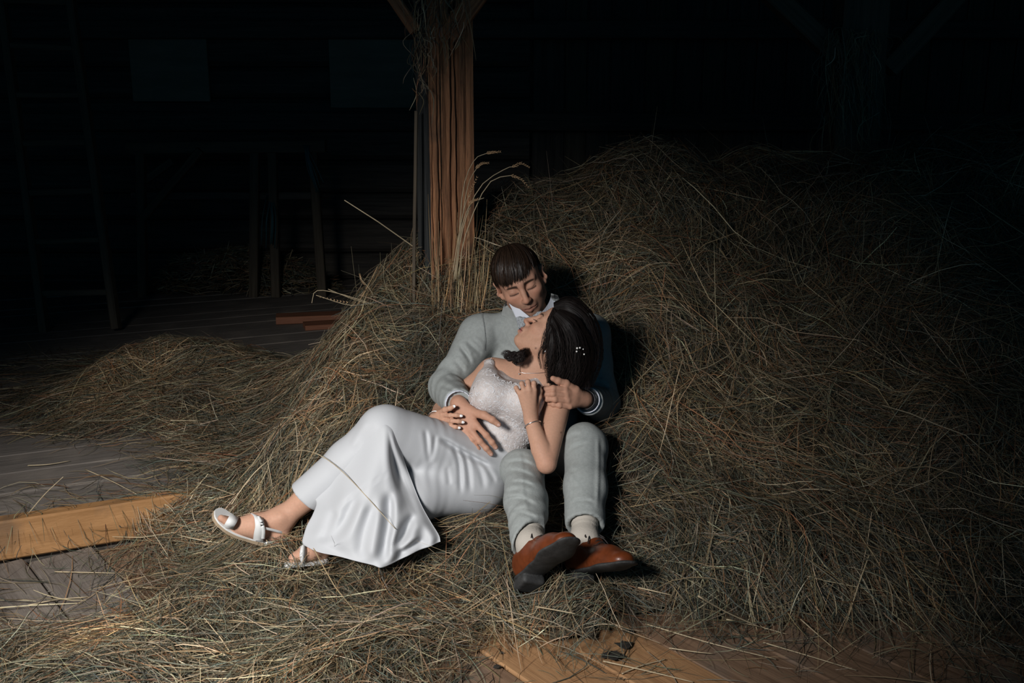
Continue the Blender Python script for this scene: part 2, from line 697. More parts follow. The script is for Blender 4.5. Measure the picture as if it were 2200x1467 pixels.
# raised floor
plat = MB()
pe = [EA - EDIR * 4 + ENRM * .03, EA + EDIR * 9 + ENRM * .03]
pe0 = pe[0] + EDIR * ((XL - pe[0][0]) / EDIR[0])
pe1 = pe[0] + EDIR * ((XR - pe[0][0]) / EDIR[0])
prism(plat, [tuple(pe0), tuple(pe1), (XR, YB), (XL, YB)], -.03, PLAT - .03)
plat = plat.build('floor_platform', M_PLAT)
tag(plat, 'raised barn floor of grey dusty boards behind the orange edge timber', 'floor', kind='structure')
for k in range(22):
    wv = .21
    c0 = EA + ENRM * (.052 + (k + .5) * wv)
    ta, tb = (XL + .05 - c0[0]) / EDIR[0], (XR - .05 - c0[0]) / EDIR[0]
    tb = min(tb, (YB - .15 - c0[1]) / EDIR[1])
    if tb - ta < .5:
        continue
    dz = RNG.normal(0, .0025)
    timber('floor_board', (*(c0 + EDIR * ta), PLAT - .015 + dz), (*(c0 + EDIR * tb), PLAT - .015 + dz), wv - .005, .03, M_PLAT, plat, bev=.004)
ec = EA + ENRM * .02
e0 = ec + EDIR * ((XL + .05 - ec[0]) / EDIR[0])
e1 = ec + EDIR * 2.6
edge = timber('trim_1', (*e0, PLAT / 2), (*e1, PLAT / 2), .06, PLAT + .004, M_EDGE, bev=.006)
tag(edge, 'orange-brown edge timber along the front of the raised floor', 'edge timber', kind='structure')

# walls and ceiling (dark, far behind)
wb = MB().box((0, YB + .06, ZC / 2), (XR - XL, .06, ZC)).build('wall_back', M_DARK)
tag(wb, 'dark board wall at the back of the barn', 'wall', kind='structure')
x = .15
while x < XR - .1:                            # upright boards on the right half
    w = .16 + .10 * RNG.random()
    timber('wall_board', (x + w / 2, YB + .02 + .012 * RNG.random(), .13), (x + w / 2, YB + .02, ZC), w - .012, .025,
           M_OLD if RNG.random() < .35 else M_DARK, wb, up=(0, 1, 0), bev=.003)
    x += w
z = PLAT
while z < ZC - .05:                           # lying logs on the left half
    h = .20 + .06 * RNG.random()
    timber('wall_log', (XL + .1, YB - .02, z + h / 2), (.13, YB - .02, z + h / 2), .12, h - .015, M_DARK, wb, bev=.03)
    z += h
for (xa, ya, xb, yb2) in ((272, 48, 452, 218), (705, 84, 892, 232)):
    a, b = P(xa, ya, 7.58), P(xb, yb2, 7.58)
    MB().box(((a[0] + b[0]) / 2, 7.59, (a[2] + b[2]) / 2), (b[0] - a[0], .03, a[2] - b[2]), bev=.004).build('wall_panel', M_PANEL, wb)
for zz, xa, xb in ((1.98, XL + .1, XR - .1), (1.33, XL + .1, XR - .1)):
    timber('wall_rail', (xa, YB - .14, zz), (xb, YB - .14, zz), .12, .13, M_DARK, wb, bev=.01)
wl = MB().box((XL - .05, YB / 2 - 1, ZC / 2), (.06, YB + 2.2, ZC)).build('wall_left', M_DARK)
tag(wl, 'dark timber wall on the ladder side', 'wall', kind='structure')
wr = MB().box((XR + .05, YB / 2 - 1, ZC / 2), (.06, YB + 2.2, ZC)).build('wall_right', M_DARK)
tag(wr, 'dark timber wall beyond the big hay pile', 'wall', kind='structure')
ce = MB().box((0, YB / 2 - 1, ZC + .05), (XR - XL, YB + 2.2, .06)).build('ceiling', M_DARK)
tag(ce, 'dark boarded loft floor above', 'ceiling', kind='structure')


# ------------------------------------------------------------------ posts
def cracked_post(root, cx, cy, w, d, yaw, z0, z1, seed, lean=0.0):
    """old square post: faces broken by long drying cracks and torn grain; one mesh, two materials"""
    r = np.random.default_rng(seed)
    hx, hy = w / 2, d / 2
    per = []                                  # outline points (u, v, face)
    def side(p, q, n, face):
        for i in range(n):
            t = i / n
            per.append((p[0] + (q[0] - p[0]) * t, p[1] + (q[1] - p[1]) * t, face))
    side((-hx, -hy), (hx, -hy), 110, 0)        # front
    side((hx, -hy), (hx, hy), 8, 1)
    side((hx, hy), (-hx, hy), 6, 2)
    side((-hx, hy), (-hx, -hy), 44, 3)        # left
    per = np.array(per)
    n, m = len(per), 150
    ang = math.radians(yaw)
    Z = np.linspace(z0, z1, m)
    cracks = [(0, -.30, .0035, .022), (0, -.14, .0030, .018), (0, .02, .0045, .040), (0, .13, .0035, .030), (0, -.42, .003, .014), (3, .1, .004, .014), (3, -.2, .003, .010), (0, .34, .0012, .004), (0, .26, .0012, .004), (0, .43, .0012, .003)]
    V = np.zeros((m, n, 3))
    for j, z in enumerate(Z):
        u, v = per[:, 0].copy(), per[:, 1].copy()
        inw = np.zeros(n)
        for ci, (fc, pos, wd, dp) in enumerate(cracks):
            wig = .003 * math.sin(z * 2.3 + ci * 2) + .0012 * math.sin(z * 13 + ci) + .0012 * math.sin(z * 41 + ci * 3)
            if fc == 0:
                t = (per[:, 0] - pos * w - wig) / wd
                on = per[:, 2] == 0
            else:
                t = (per[:, 1] - pos * d - wig) / wd
                on = per[:, 2] == fc
            amp = dp * (.55 + .45 * math.sin(z * 2.3 + ci * 1.7))
            inw += np.where(on, amp * np.exp(-t * t), 0)
        gr = vnoise(per[:, 0] * 70 + seed, per[:, 1] * 70, np.full(n, z * 2.2)) * .004 + vnoise(per[:, 0] * 45, per[:, 1] * 45 + seed, np.full(n, z * 9)) * .002
        inw += np.where(per[:, 2] == 0, gr + np.where((per[:, 0] > -.25 * w) & (per[:, 0] < .18 * w), .008 + 1.6 * np.abs(gr), 0), gr * .6)
        f = per[:, 2]
        v = np.where(f == 0, v + inw, v)
        u = np.where(f == 1, u - inw, u)
        u = np.where(f == 3, u + inw, u)
        V[j, :, 0] = cx + lean * (z - z0) + u * math.cos(ang) - v * math.sin(ang)
        V[j, :, 1] = cy + u * math.sin(ang) + v * math.cos(ang)
        V[j, :, 2] = z
    F = []
    mi = []
    for j in range(m - 1):
        for k in range(n):
            k2 = (k + 1) % n
            F.append([j * n + k, j * n + k2, (j + 1) * n + k2, (j + 1) * n + k])
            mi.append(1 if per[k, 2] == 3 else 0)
    F += [list(range(n))[::-1], [(m - 1) * n + k for k in range(n)]]
    mi += [0, 0]
    # grain along local X: store the mesh lying down, then stand the object up
    c = np.array([cx, cy, (z0 + z1) / 2])
    W = V.reshape(-1, 3) - c
    loc = np.stack([W[:, 2], W[:, 1], -W[:, 0]], 1)
    me = np_mesh('post_body', loc, F)
    me.materials.append(M_POST)
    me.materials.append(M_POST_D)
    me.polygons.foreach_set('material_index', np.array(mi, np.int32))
    o = bpy.data.objects.new('post_body', me)
    COL.objects.link(o)
    o.parent = root
    R = Matrix(((0, 0, -1), (0, 1, 0), (1, 0, 0))).to_4x4()
    R.translation = Vector((c - np.array(root.location)).tolist())
    o.matrix_local = R
    return o


PY = 3.78
pc = P(957, 500, PY)
post = empty('timber_post', (pc[0], PY + .02, 0), 'cracked reddish-brown timber post with hay hanging from its braces, behind the couple', 'post')
cracked_post(post, pc[0], PY + .04, .175, .150, 24, 0.0, ZC, 3)
a, b = P(962, 78, PY - .03), P(1062, -60, PY - .03)
timber('brace', a, a + (b - a) * 3.2, .07, .075, M_POST, post, up=(0, 1, 0), bev=.006)
a, b = P(893, 66, PY), P(822, -40, PY)
timber('brace', a, a + (b - a) * 3.2, .045, .06, M_POST, post, up=(0, 1, 0), bev=.006)
a, b = P(893, 238, PY - .06), P(889, 700, PY - .06)
timber('lath', a, b, .012, .02, M_OLD, post, up=(0, 1, 0), bev=.002, wob=.001, seg=6)

p2 = P(1832, 250, 5.0)
post2 = empty('timber_post', (p2[0], 5.0, PLAT), 'dim timber post with wide diagonal braces rising behind the big hay pile', 'post')
MBB = timber('post_body', (p2[0], 5.0, PLAT), (p2[0], 5.0, ZC), .22, .20, M_OLD, post2, up=(0, 1, 0), bev=.012, wob=.003, seg=8)
for (x0, y0, x1, y1) in ((1795, 118, 1650, -20), (1905, 150, 2062, -20)):
    a, b = P(x0, y0, 4.95), P(x1, y1, 4.95)
    timber('brace', a, a + (b - a) * 2.0, .09, .11, M_OLD, post2, up=(0, 1, 0), bev=.008)

# ------------------------------------------------------------------ ladder
LYb, LYt = 5.75, 6.05
lad = empty('wooden_ladder', P(170, 715, LYb), 'tall wooden ladder leaning in the dark at the far side', 'ladder')


def ladpt(side, t):                            # t = 0 foot .. 1 at the top of the frame
    a, b = (((98, 728), (28, 190)), ((250, 706), (160, 60)))[side]
    return P(a[0] + (b[0] - a[0]) * t, a[1] + (b[1] - a[1]) * t, LYb + (LYt - LYb) * t)


for sd in (0, 1):
    timber('ladder_rail', ladpt(sd, 0), ladpt(sd, 1.5), .045, .07, M_OLD, lad, up=(0, 1, 0), bev=.008)
for yl, yr in ((630, 627), (519, 515), (414, 410), (308, 306), (204, 204), (98, 104), (0, 5)):
    tl, tr = (728 - yl) / (728 - 190), (706 - yr) / (706 - 60)
    timber('rung', ladpt(0, tl), ladpt(1, tr), .035, .03, M_OLD, lad, up=(0, 1, 0), bev=.006)

# ------------------------------------------------------------------ trestle, twine, boards far left
TY = 6.9
tr = empty('wooden_trestle', P(480, 600, TY), 'dark wooden trestle with slanting braces in front of the log wall', 'trestle')
timber('top_rail', P(275, 318, TY), P(700, 314, TY), .08, .09, M_OLD, tr, up=(0, 1, 0), bev=.006)
timber('lower_rail', P(285, 420, TY + .06), P(690, 420, TY + .06), .05, .08, M_DARK, tr, up=(0, 1, 0), bev=.006)
for x0, x1 in ((302, 306), (548, 546), (585, 592), (672, 690)):
    a, b = P(x0, 322, TY), P(x1, 590, TY)
    b = a + (b - a) * ((a[2] - PLAT) / (a[2] - b[2]))
    timber('leg', a, b, .06, .06, M_OLD, tr, up=(0, 1, 0), bev=.006)
timber('brace', P(432, 322, TY - .05), P(306, 470, TY - .05), .05, .07, M_OLD, tr, up=(0, 1, 0), bev=.006)
timber('brace', P(372, 345, TY + .05), P(312, 388, TY + .05), .05, .06, M_OLD, tr, up=(0, 1, 0), bev=.006)
for (x0, y0, x1, y1, nn) in ((655, 312, 684, 410, 9), (580, 418, 575, 515, 8)):
    mb = MB()
    for i in range(nn):
        o1, o2 = RNG.normal(0, 5), RNG.normal(0, 8)
        mb.tube(catmull([P(x0 + o1, y0, TY - .05 if nn == 9 else TY + .03), P((x0 + x1) / 2 + o2, (y0 + y1) / 2, TY - .11), P(x1 + o2, y1 + RNG.normal(0, 12), TY - .10)], 7), .004, 4)
    tw = mb.build('baling_twine', M_TEAL, smooth=True)
    tag(tw, 'teal baling twine hanging in a bundle over the trestle rail' if nn == 9 else 'short teal twine bundle hanging by the middle trestle leg', 'twine')
for i, (xa, ya, xb, yb2, zt, lab) in enumerate(((585, 672, 742, 668, .045, 'reddish board lying on the raised floor behind the hay, farther one'),
                                          (645, 690, 770, 684, .03, 'reddish board lying on the raised floor behind the hay, nearer one'))):
    a, b = PZ(xa + 8, ya + 6, PLAT + zt), PZ(xb, yb2 + 4, PLAT + zt)
    bd = timber('loose_board', (a[0], a[1], PLAT + zt / 2 + .002), (b[0] + .1, b[1] + .02, PLAT + zt / 2 + .002), .14, zt, M_RED, bev=.004)
    tag(bd, lab, 'board')

# ================================================================== hay
def thin_plate(C, V, reg=2e-3):
    n = len(C)
    d = np.linalg.norm(C[:, None] - C[None], axis=2)
    K = np.where(d > 0, d * d * np.log(d + 1e-9), 0) + reg * np.eye(n)
    Pm = np.hstack([np.ones((n, 1)), C])
    A = np.zeros((n + 3, n + 3))
    A[:n, :n], A[:n, n:], A[n:, :n] = K, Pm, Pm.T
    return np.linalg.solve(A, np.vstack([V, np.zeros((3, V.shape[1]))]))


def tp_eval(C, W, X):
    d = np.linalg.norm(X[:, None] - C[None], axis=2)
    return np.where(d > 0, d * d * np.log(d + 1e-9), 0) @ W[:len(C)] + np.hstack([np.ones((len(X), 1)), X]) @ W[len(C):]


ctl = []                                       # x, y, z, density
def G(px, py, t, d):                           # thickness t above whichever floor is there
    for _ in range(2):
        p = PZ(px, py, t)
        if edge_side(p[0], p[1]) > 0:
            p = PZ(px, py, PLAT + t)
    ctl.append((p[0], p[1], p[2], d))
def S(px, py, Y, d=1.0):                       # point on the pile at distance Y
    p = P(px, py, Y)
    ctl.append((p[0], p[1], p[2], d))
def Wd(x, y, z, d=1.0):
    ctl.append((x, y, z, d))

for a in ((60, 1445, .03, .95), (0, 1290, .0, .10), (150, 1270, .0, .10), (330, 1255, .01, .4), (120, 1360, .01, .45), (200, 1310, .0, .18), (500, 1310, .05, 1), (720, 1300, .07, 1),
          (720, 1440, .05, 1), (330, 1400, .045, 1), (520, 1450, .05, 1), (900, 1350, .05, .95), (940, 1450, .01, .55), (1090, 1410, -.01, .10), (1100, 1310, .05, 1),
          (1290, 1285, .03, .8), (1200, 1460, -.01, .05), (1360, 1360, -.01, .12), (1400, 1450, -.01, .10), (1510, 1350, .015, .35), (1620, 1310, .02, .55),
          (1680, 1420, -.005, .14), (1900, 1370, .0, .3), (2120, 1320, .03, .5), (2150, 1450, .0, .25), (-150, 1350, .01, .3), (-150, 1460, .03, .8), (2330, 1400, .03, .4),
          (850, 1250, .06, 1), (700, 1230, .055, 1), (560, 1195, .055, 1), (430, 1150, .05, .95), (300, 1160, .01, .35), (150, 1200, .0, .15), (0, 1240, 0, .12),
          (330, 1040, .0, .22), (430, 1040, .02, .6), (200, 1040, -.01, .06), (60, 1050, -.01, .05), (60, 960, -.01, .06), (200, 955, .0, .25), (330, 950, .0, .22), (450, 950, .05, .8),
          (560, 1000, .07, 1), (650, 930, .10, 1), (540, 880, .09, 1), (380, 880, .07, 1), (210, 890, .04, .9), (90, 860, .02, .6), (-40, 870, -.01, .15),
          (340, 800, .13, 1), (200, 815, .07, .9), (480, 800, .14, 1), (600, 790, .17, 1), (60, 790, .0, .25), (-60, 770, -.02, .08),
          (330, 735, .0, .12), (560, 730, .0, .18), (100, 700, -.02, .05), (400, 640, -.02, .06), (620, 650, -.02, .08), (-200, 640, -.02, 0), (0, 580, -.02, 0), (400, 560, -.02, 0)):
    G(*a)
# the heap's crest, left
for a in ((345, 758, 4.42), (470, 762, 4.40), (240, 785, 4.35)):
    S(*a)
# the pile: left flank, around the post, behind the man, big right face
for a in ((690, 800, 3.70), (660, 870, 3.50), (720, 740, 3.80), (770, 680, 3.86), (830, 610, 3.92), (890, 545, 3.98), (760, 800, 3.52), (800, 860, 3.34), (850, 720, 3.62),
          (900, 625, 3.78), (950, 615, 3.76), (1000, 590, 3.78), (950, 680, 3.62), (960, 760, 3.52), (900, 800, 3.42), (880, 880, 3.25), (780, 930, 3.16), (960, 880, 3.30), (1020, 560, 3.78), (1040, 480, 3.95), (1060, 425, 4.12),
          (1130, 405, 4.25), (1130, 500, 3.95), (1130, 600, 3.72), (1220, 700, 3.62), (1130, 760, 3.55), (1250, 395, 4.28), (1250, 500, 3.98), (1260, 600, 3.76),
          (1330, 330, 4.35), (1400, 312, 4.38), (1470, 320, 4.40), (1530, 375, 4.36), (1650, 370, 4.40), (1750, 360, 4.42), (1860, 350, 4.40), (2000, 320, 4.36), (2150, 300, 4.36), (2330, 300, 4.36),
          (1400, 400, 4.10), (1400, 500, 3.86), (1400, 600, 3.66), (1400, 700, 3.50), (1390, 800, 3.36), (1390, 900, 3.20), (1380, 1000, 3.04), (1380, 1100, 2.88), (1400, 1200, 2.68),
          (1600, 450, 4.12), (1600, 600, 3.74), (1600, 750, 3.46), (1600, 900, 3.20), (1600, 1050, 2.96), (1600, 1200, 2.66),
          (1850, 450, 4.08), (1850, 600, 3.76), (1850, 750, 3.48), (1850, 900, 3.20), (1850, 1050, 2.94), (1850, 1200, 2.68),
          (2150, 450, 4.06), (2150, 600, 3.76), (2150, 750, 3.46), (2150, 900, 3.18), (2150, 1050, 2.92), (2150, 1200, 2.68), (2350, 800, 3.4), (2350, 1100, 2.9)):
    S(*a)
# what the couple lies on
for a in ((1000, 1092, 2.93), (930, 1100, 2.86), (1130, 1040, 3.12), (1190, 1000, 3.22), (1190, 1100, 2.88), (1180, 1235, 2.62), (1290, 1255, 2.55), (1060, 1180, 2.74), (800, 1190, 2.70), (660, 1200, 2.72),
          (850, 1000, 3.02), (740, 1050, 2.98), (600, 1150, 2.83), (1310, 1100, 2.86), (1320, 950, 3.16)):
    S(*a)
# falls away behind the crest
for a in ((-.5, 4.55, .22, .7), (-.2, 4.7, .45, .8), (0.2, 5.0, .75), (.8, 5.1, .85), (1.5, 5.1, .85), (2.3, 5.1, .85), (3.0, 5.0, .8), (-.9, 4.7, .16, .3), (-1.6, 4.95, .13, .15), (.3, 5.8, .3), (1.5, 5.9, .3), (3, 5.9, .3), (-.7, 5.4, .10, .1)):
    Wd(*a)
ctl = np.array(ctl)
GX0, GX1, GY0, GY1, GS = -2.7, 3.0, 1.75, 5.9, .02
gx, gy = np.arange(GX0, GX1 + GS, GS), np.arange(GY0, GY1 + GS, GS)
XX, YY = np.meshgrid(gx, gy, indexing='ij')
tpw = thin_plate(ctl[:, :2], ctl[:, 2:])
HD = tp_eval(ctl[:, :2], tpw, np.stack([XX.ravel(), YY.ravel()], 1))
HB = HD[:, 0].reshape(XX.shape)
DN = np.clip(HD[:, 1].reshape(XX.shape), 0, 1)
thick = HB - floor_z(XX, YY)
lump = vnoise(XX * 5.5, YY * 5.5, XX * 0 + 3.3) * .046 + vnoise(XX * 13, YY * 13, XX * 0 + 7.7) * .030 + vnoise(XX * 2.6, YY * 2.6, XX * 0 + 1.1) * .055
HH = HB + lump * np.clip(thick / .25, 0.05, 1)


def samp(A, x, y):
    fx = np.clip((x - GX0) / GS, 0, len(gx) - 1.001)
    fy = np.clip((y - GY0) / GS, 0, len(gy) - 1.001)
    i, j = fx.astype(int), fy.astype(int)
    u, v = fx - i, fy - j
    return (A[i, j] * (1 - u) + A[i + 1, j] * u) * (1 - v) + (A[i, j + 1] * (1 - u) + A[i + 1, j + 1] * u) * v


def hay_z(x, y):
    return np.maximum(samp(HH, np.atleast_1d(x), np.atleast_1d(y)), floor_z(np.atleast_1d(x), np.atleast_1d(y)))


M_HAYBASE = mat('shaded_hay_base', (.075, .062, .042), .95, noise=(60, .5), bump=(90, 1.0, .02))  # hay under the blades; shade of the gaps is put into its dark colour
M_HAY = mat('hay_blades', attr=True, rough=.65, spec=.25)

KEEP_OUT = []                                  # (a, b, ra, rb) capsules filled in by the people


def hay_color(n, kind, r):
    """per-blade colour: grey-green leaf, tan stalk, golden straw, rusty bits"""
    pal = np.array([(.195, .165, .108), (.12, .127, .095), (.25, .172, .095), (.45, .36, .235), (.22, .105, .05), (.075, .088, .072)])
    w = {'mix': (.30, .24, .22, .07, .09, .08), 'straw': (.15, .05, .35, .40, .05, 0), 'green': (.30, .40, .10, .03, .03, .14), 'brown': (.28, .10, .30, .08, .20, .04)}[kind]
    c = pal[r.choice(6, n, p=np.array(w) / sum(w))]
    return np.clip(c * np.exp(r.normal(-.08, .42, (n, 1))).clip(.3, 2.2) * r.normal(1, .05, (n, 3)), 0.01, .8)


def ribbons(c, d, nrm, L, wid, bend, lift, roll, zfun, seg=4, tilt=None):
    """blades: centre c (n,3), direction d (unit, n,3), nrm surface normals. Returns verts, quads"""
    n = len(c)
    side = np.cross(nrm, d)
    side /= np.linalg.norm(side, axis=1)[:, None] + 1e-9
    s = np.linspace(-.5, .5, seg + 1)
    pts = np.zeros((n, seg + 1, 3))
    for i, t in enumerate(s):
        q = c + d * (L * t)[:, None] + side * (bend[:, 0] * L * (t * t * 4 - .33) * .25)[:, None]
        off = lift + (tilt * L * t if tilt is not None else 0) + bend[:, 1] * L * (.33 - t * t * 4) * .2
        if zfun is not None:
            z0 = zfun(q[:, 0], q[:, 1])
            lin = q[:, 2]
            q[:, 2] = .75 * z0 + .25 * lin
        q = q + nrm * np.maximum(off, -.012)[:, None]
        pts[:, i] = q
    wv = side * np.cos(roll)[:, None] + nrm * np.sin(roll)[:, None]
    taper = np.array([.55, 1, 1, .9, .35]) if seg == 4 else np.interp(np.linspace(0, 1, seg + 1), [0, .2, .7, 1], [.6, 1, .9, .3])
    V = np.zeros((n, seg + 1, 2, 3))
    hw = wid[:, None] * .5 * taper[None]
    V[:, :, 0] = pts - wv[:, None] * hw[:, :, None]
    V[:, :, 1] = pts + wv[:, None] * hw[:, :, None]
    b = (np.arange(n) * (seg + 1) * 2)[:, None]
    q = []
    for i in range(seg):
        q.append(np.concatenate([b + 2 * i, b + 2 * i + 1, b + 2 * i + 3, b + 2 * i + 2], 1))
    return V.reshape(-1, 3), np.stack(q, 1).reshape(-1, 4), pts


def inside_keep(pts, margin=.006):
    """True for blades that would cut through a person"""
    n, m, _ = pts.shape
    bad = np.zeros(n, bool)
    fl = pts.reshape(-1, 3)
    for a, b, ra, rb in KEEP_OUT:
        a, b = np.asarray(a), np.asarray(b)
        ba = b - a
        t = np.clip(((fl - a) @ ba) / (ba @ ba + 1e-12), 0, 1)
        dd = np.linalg.norm(fl - a - t[:, None] * ba, axis=1) - (ra + (rb - ra) * t) - margin
        bad |= (dd < 0).reshape(n, m).any(1)
    return bad


def hay_layer(n, region, r, kind='mix', Lr=(.08, .30), wr=(.0012, .0030), lift=(0, .03), tilt=.10, jitter=.55, flow=1.0, bend=.35, dpow=1.0, tone=1.0):
    """scatter n blades where region(x, y) > 0, lying along the hay surface"""
    gyx, gyy = np.gradient(HH, GS)
    area = np.sqrt(1 + gyx ** 2 + gyy ** 2)
    # only what faces the camera side matters
    Pm = area * (DN ** dpow) * region(XX, YY)
    cdf = np.cumsum(Pm.ravel())
    if cdf[-1] <= 0:
        return None
    k = np.searchsorted(cdf, r.random(n) * cdf[-1])
    x = XX.ravel()[k] + (r.random(n) - .5) * GS
    y = YY.ravel()[k] + (r.random(n) - .5) * GS
    z = hay_z(x, y)
    sx, sy = samp(gyx, x, y), samp(gyy, x, y)
    flat = hay_z(x, y) <= floor_z(x, y) + 1e-4
    sx, sy = np.where(flat, 0, sx), np.where(flat, 0, sy)
    nr = np.stack([-sx, -sy, np.ones(n)], 1)
    nr /= np.linalg.norm(nr, axis=1)[:, None]
    ang = flow * 2.6 * (vnoise(x * 2.3, y * 2.3, x * 0 + 5) + .6 * vnoise(x * 6, y * 6, z * 6)) + .35 + r.normal(0, jitter, n)
    ang = np.where(r.random(n) < .25, r.random(n) * math.pi, ang)
    # frame in the surface: t1 is level, t2 runs up the slope
    t1 = np.cross(nr, np.array([0, 1.0, 0]))
    t1 /= np.linalg.norm(t1, axis=1)[:, None]
    t2 = np.cross(nr, t1)
    d = t1 * np.cos(ang)[:, None] + t2 * np.sin(ang)[:, None]
    L = Lr[0] + (Lr[1] - Lr[0]) * r.random(n) ** 1.6
    wid = wr[0] + (wr[1] - wr[0]) * r.random(n) ** 1.5
    lf = lift[0] + (lift[1] - lift[0]) * r.random(n) ** 1.5
    lf = np.where(flat, np.minimum(lf, .006) + .001, lf)
    ti = np.abs(r.normal(0, tilt, n)) * np.where(r.random(n) < .5, -1, 1) * np.where(flat, .3, 1)
    V, Q, pts = ribbons(np.stack([x, y, z], 1), d, nr, L, wid, r.normal(0, bend, (n, 2)), lf, r.normal(0, .8, n), hay_z, tilt=ti)
    bad = inside_keep(pts)
    C = hay_color(n, kind, r)
    # handfuls of hay differ: some greener and duller, some sun-bleached
    k = vnoise(x * 3.7, y * 3.7, z * 3.7 + 11) + .5 * vnoise(x * 9, y * 9, z * 9 + 4)
    C = C * tone * np.exp(.42 * k)[:, None] * (1 + np.clip(k, -1, 1)[:, None] * np.array((.08, .0, -.08)))
    return V, Q, C, ~bad


def join_layers(name, layers, material, parent=None):
    Vs, Qs, Cs, o = [], [], [], 0
    for V, Q, C, ok in layers:
        n = len(C)
        vn, qn = len(V) // n, len(Q) // n
        V = V.reshape(n, vn, 3)[ok]
        Q0 = Q.reshape(n, qn, 4)[0] if n else Q
        m = len(V)
        Q = (Q0[None] + (np.arange(m) * vn)[:, None, None]).reshape(-1, 4) + o
        Vs.append(V.reshape(-1, 3))
        Qs.append(Q)
        Cs.append(np.repeat(C[ok], vn, axis=0))
        o += m * vn
    return link(name, np_mesh(name, np.concatenate(Vs), np.concatenate(Qs), np.concatenate(Cs)), material, parent)


def build_hay():
    """called after the people exist, so that no blade runs through them"""
    r = np.random.default_rng(21)
    fs = edge_side(XX, YY)

    def reg_heap(x, y):                        # low spread of hay on the raised floor, left of the pile
        return ((edge_side(x, y) > 0) & (x < -.62) & (y < 5.3)).astype(float)

    def reg_back(x, y):
        return ((y > 4.75) & (edge_side(x, y) > 0) & (x >= -.62)).astype(float) * .25

    def reg_front(x, y):                       # loose hay on the lower floor, in front
        return ((edge_side(x, y) <= 0) & (y < 2.62 + .12 * np.sin(x * 3)) | ((edge_side(x, y) <= 0) & (x < -.62))).astype(float)

    def reg_pile(x, y):
        return (1 - (reg_heap(x, y) > 0)) * (1 - (reg_front(x, y) > 0)) * (y < 4.75)

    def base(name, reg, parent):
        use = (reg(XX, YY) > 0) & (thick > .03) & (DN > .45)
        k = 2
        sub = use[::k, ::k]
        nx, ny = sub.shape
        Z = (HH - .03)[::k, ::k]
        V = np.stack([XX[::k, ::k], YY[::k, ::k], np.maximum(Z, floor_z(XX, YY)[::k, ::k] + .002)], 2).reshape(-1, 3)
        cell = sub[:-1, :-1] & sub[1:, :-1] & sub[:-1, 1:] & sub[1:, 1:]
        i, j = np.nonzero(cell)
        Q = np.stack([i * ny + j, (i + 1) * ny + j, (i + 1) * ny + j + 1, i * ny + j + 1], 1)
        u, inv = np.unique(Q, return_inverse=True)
        o = link('shaded_hay_base', np_mesh('shaded_hay_base', V[u], inv.reshape(Q.shape)), M_HAYBASE, parent, smooth=True)
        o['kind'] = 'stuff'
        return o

    pile = empty('hay_pile', (.9, 3.6, PLAT), 'big loose pile of hay behind and beside the couple, rising around the cracked post', 'hay pile')
    heap = empty('hay_heap', (-1.3, 4.2, PLAT), 'low flattened heap of hay spread on the raised grey floor', 'hay heap')
    front = empty('hay_litter', (-.4, 2.3, 0), 'loose hay strewn over the lower floor in front of the couple', 'hay')
    base('shaded_hay_base', lambda x, y: reg_pile(x, y) + reg_back(x, y), pile)
    base('shaded_hay_base', reg_heap, heap)
    base('shaded_hay_base', reg_front, front)
    K = HAYK
    o = join_layers('hay_blades', [
        hay_layer(int(46000 * K), reg_pile, r, 'mix', (.07, .26), (.0012, .0028), (-.01, .045), .16, tone=.80),
        hay_layer(int(16000 * K), reg_pile, r, 'green', (.06, .20), (.0010, .0024), (-.01, .03), .12, tone=.80),
        hay_layer(int(9000 * K), reg_pile, r, 'brown', (.15, .45), (.0014, .0030), (.005, .06), .12, .4, tone=.80),
        hay_layer(int(2200 * K), reg_pile, r, 'straw', (.18, .55), (.0016, .0036), (.02, .07), .10, .9, bend=.15, tone=.80),
        hay_layer(int(900 * K), reg_pile, r, 'straw', (.15, .40), (.0010, .0022), (.03, .06), .55, .9, bend=.3, tone=.80),
        hay_layer(int(2500 * K), reg_back, r, 'mix', (.10, .35), (.0015, .003), (0, .05), .15, tone=.80)], M_HAY, pile)
    o['kind'] = 'stuff'
    o = join_layers('hay_blades', [
        hay_layer(int(19000 * K), reg_heap, r, 'mix', (.06, .24), (.0012, .0028), (-.008, .03), .10, flow=.5, dpow=1.3, tone=.80),
        hay_layer(int(4500 * K), reg_heap, r, 'brown', (.10, .35), (.0012, .003), (0, .03), .08, flow=.5, dpow=1.3, tone=.80),
        hay_layer(int(900 * K), reg_heap, r, 'straw', (.15, .40), (.0016, .0034), (.005, .035), .08, flow=.4, bend=.15, dpow=1.3, tone=.80)], M_HAY, heap)
    o['kind'] = 'stuff'
    o = join_layers('hay_blades', [
        hay_layer(int(26000 * K), reg_front, r, 'mix', (.06, .26), (.0012, .0028), (-.006, .035), .12, .5, flow=.7, dpow=1.5),
        hay_layer(int(9000 * K), reg_front, r, 'green', (.08, .28), (.0012, .0028), (-.005, .03), .10, .5, flow=.7, dpow=1.5),
        hay_layer(int(4200 * K), reg_front, r, 'straw', (.15, .45), (.0014, .0032), (.003, .04), .10, .6, flow=.6, bend=.2, dpow=1.4)], M_HAY, front)
    o['kind'] = 'stuff'


HAYK = 1.0

# ================================================================== people
M_SKIN = mat('skin', attr=True, rough=.62, noise=(140, .07), bump=(700, .10, .001), sss=.10, spec=.28)
M_HAIR_M = mat('brown_hair', attr=True, rough=.45, spec=.3)
M_HAIR_F = mat('black_hair', attr=True, rough=.5, spec=.16)


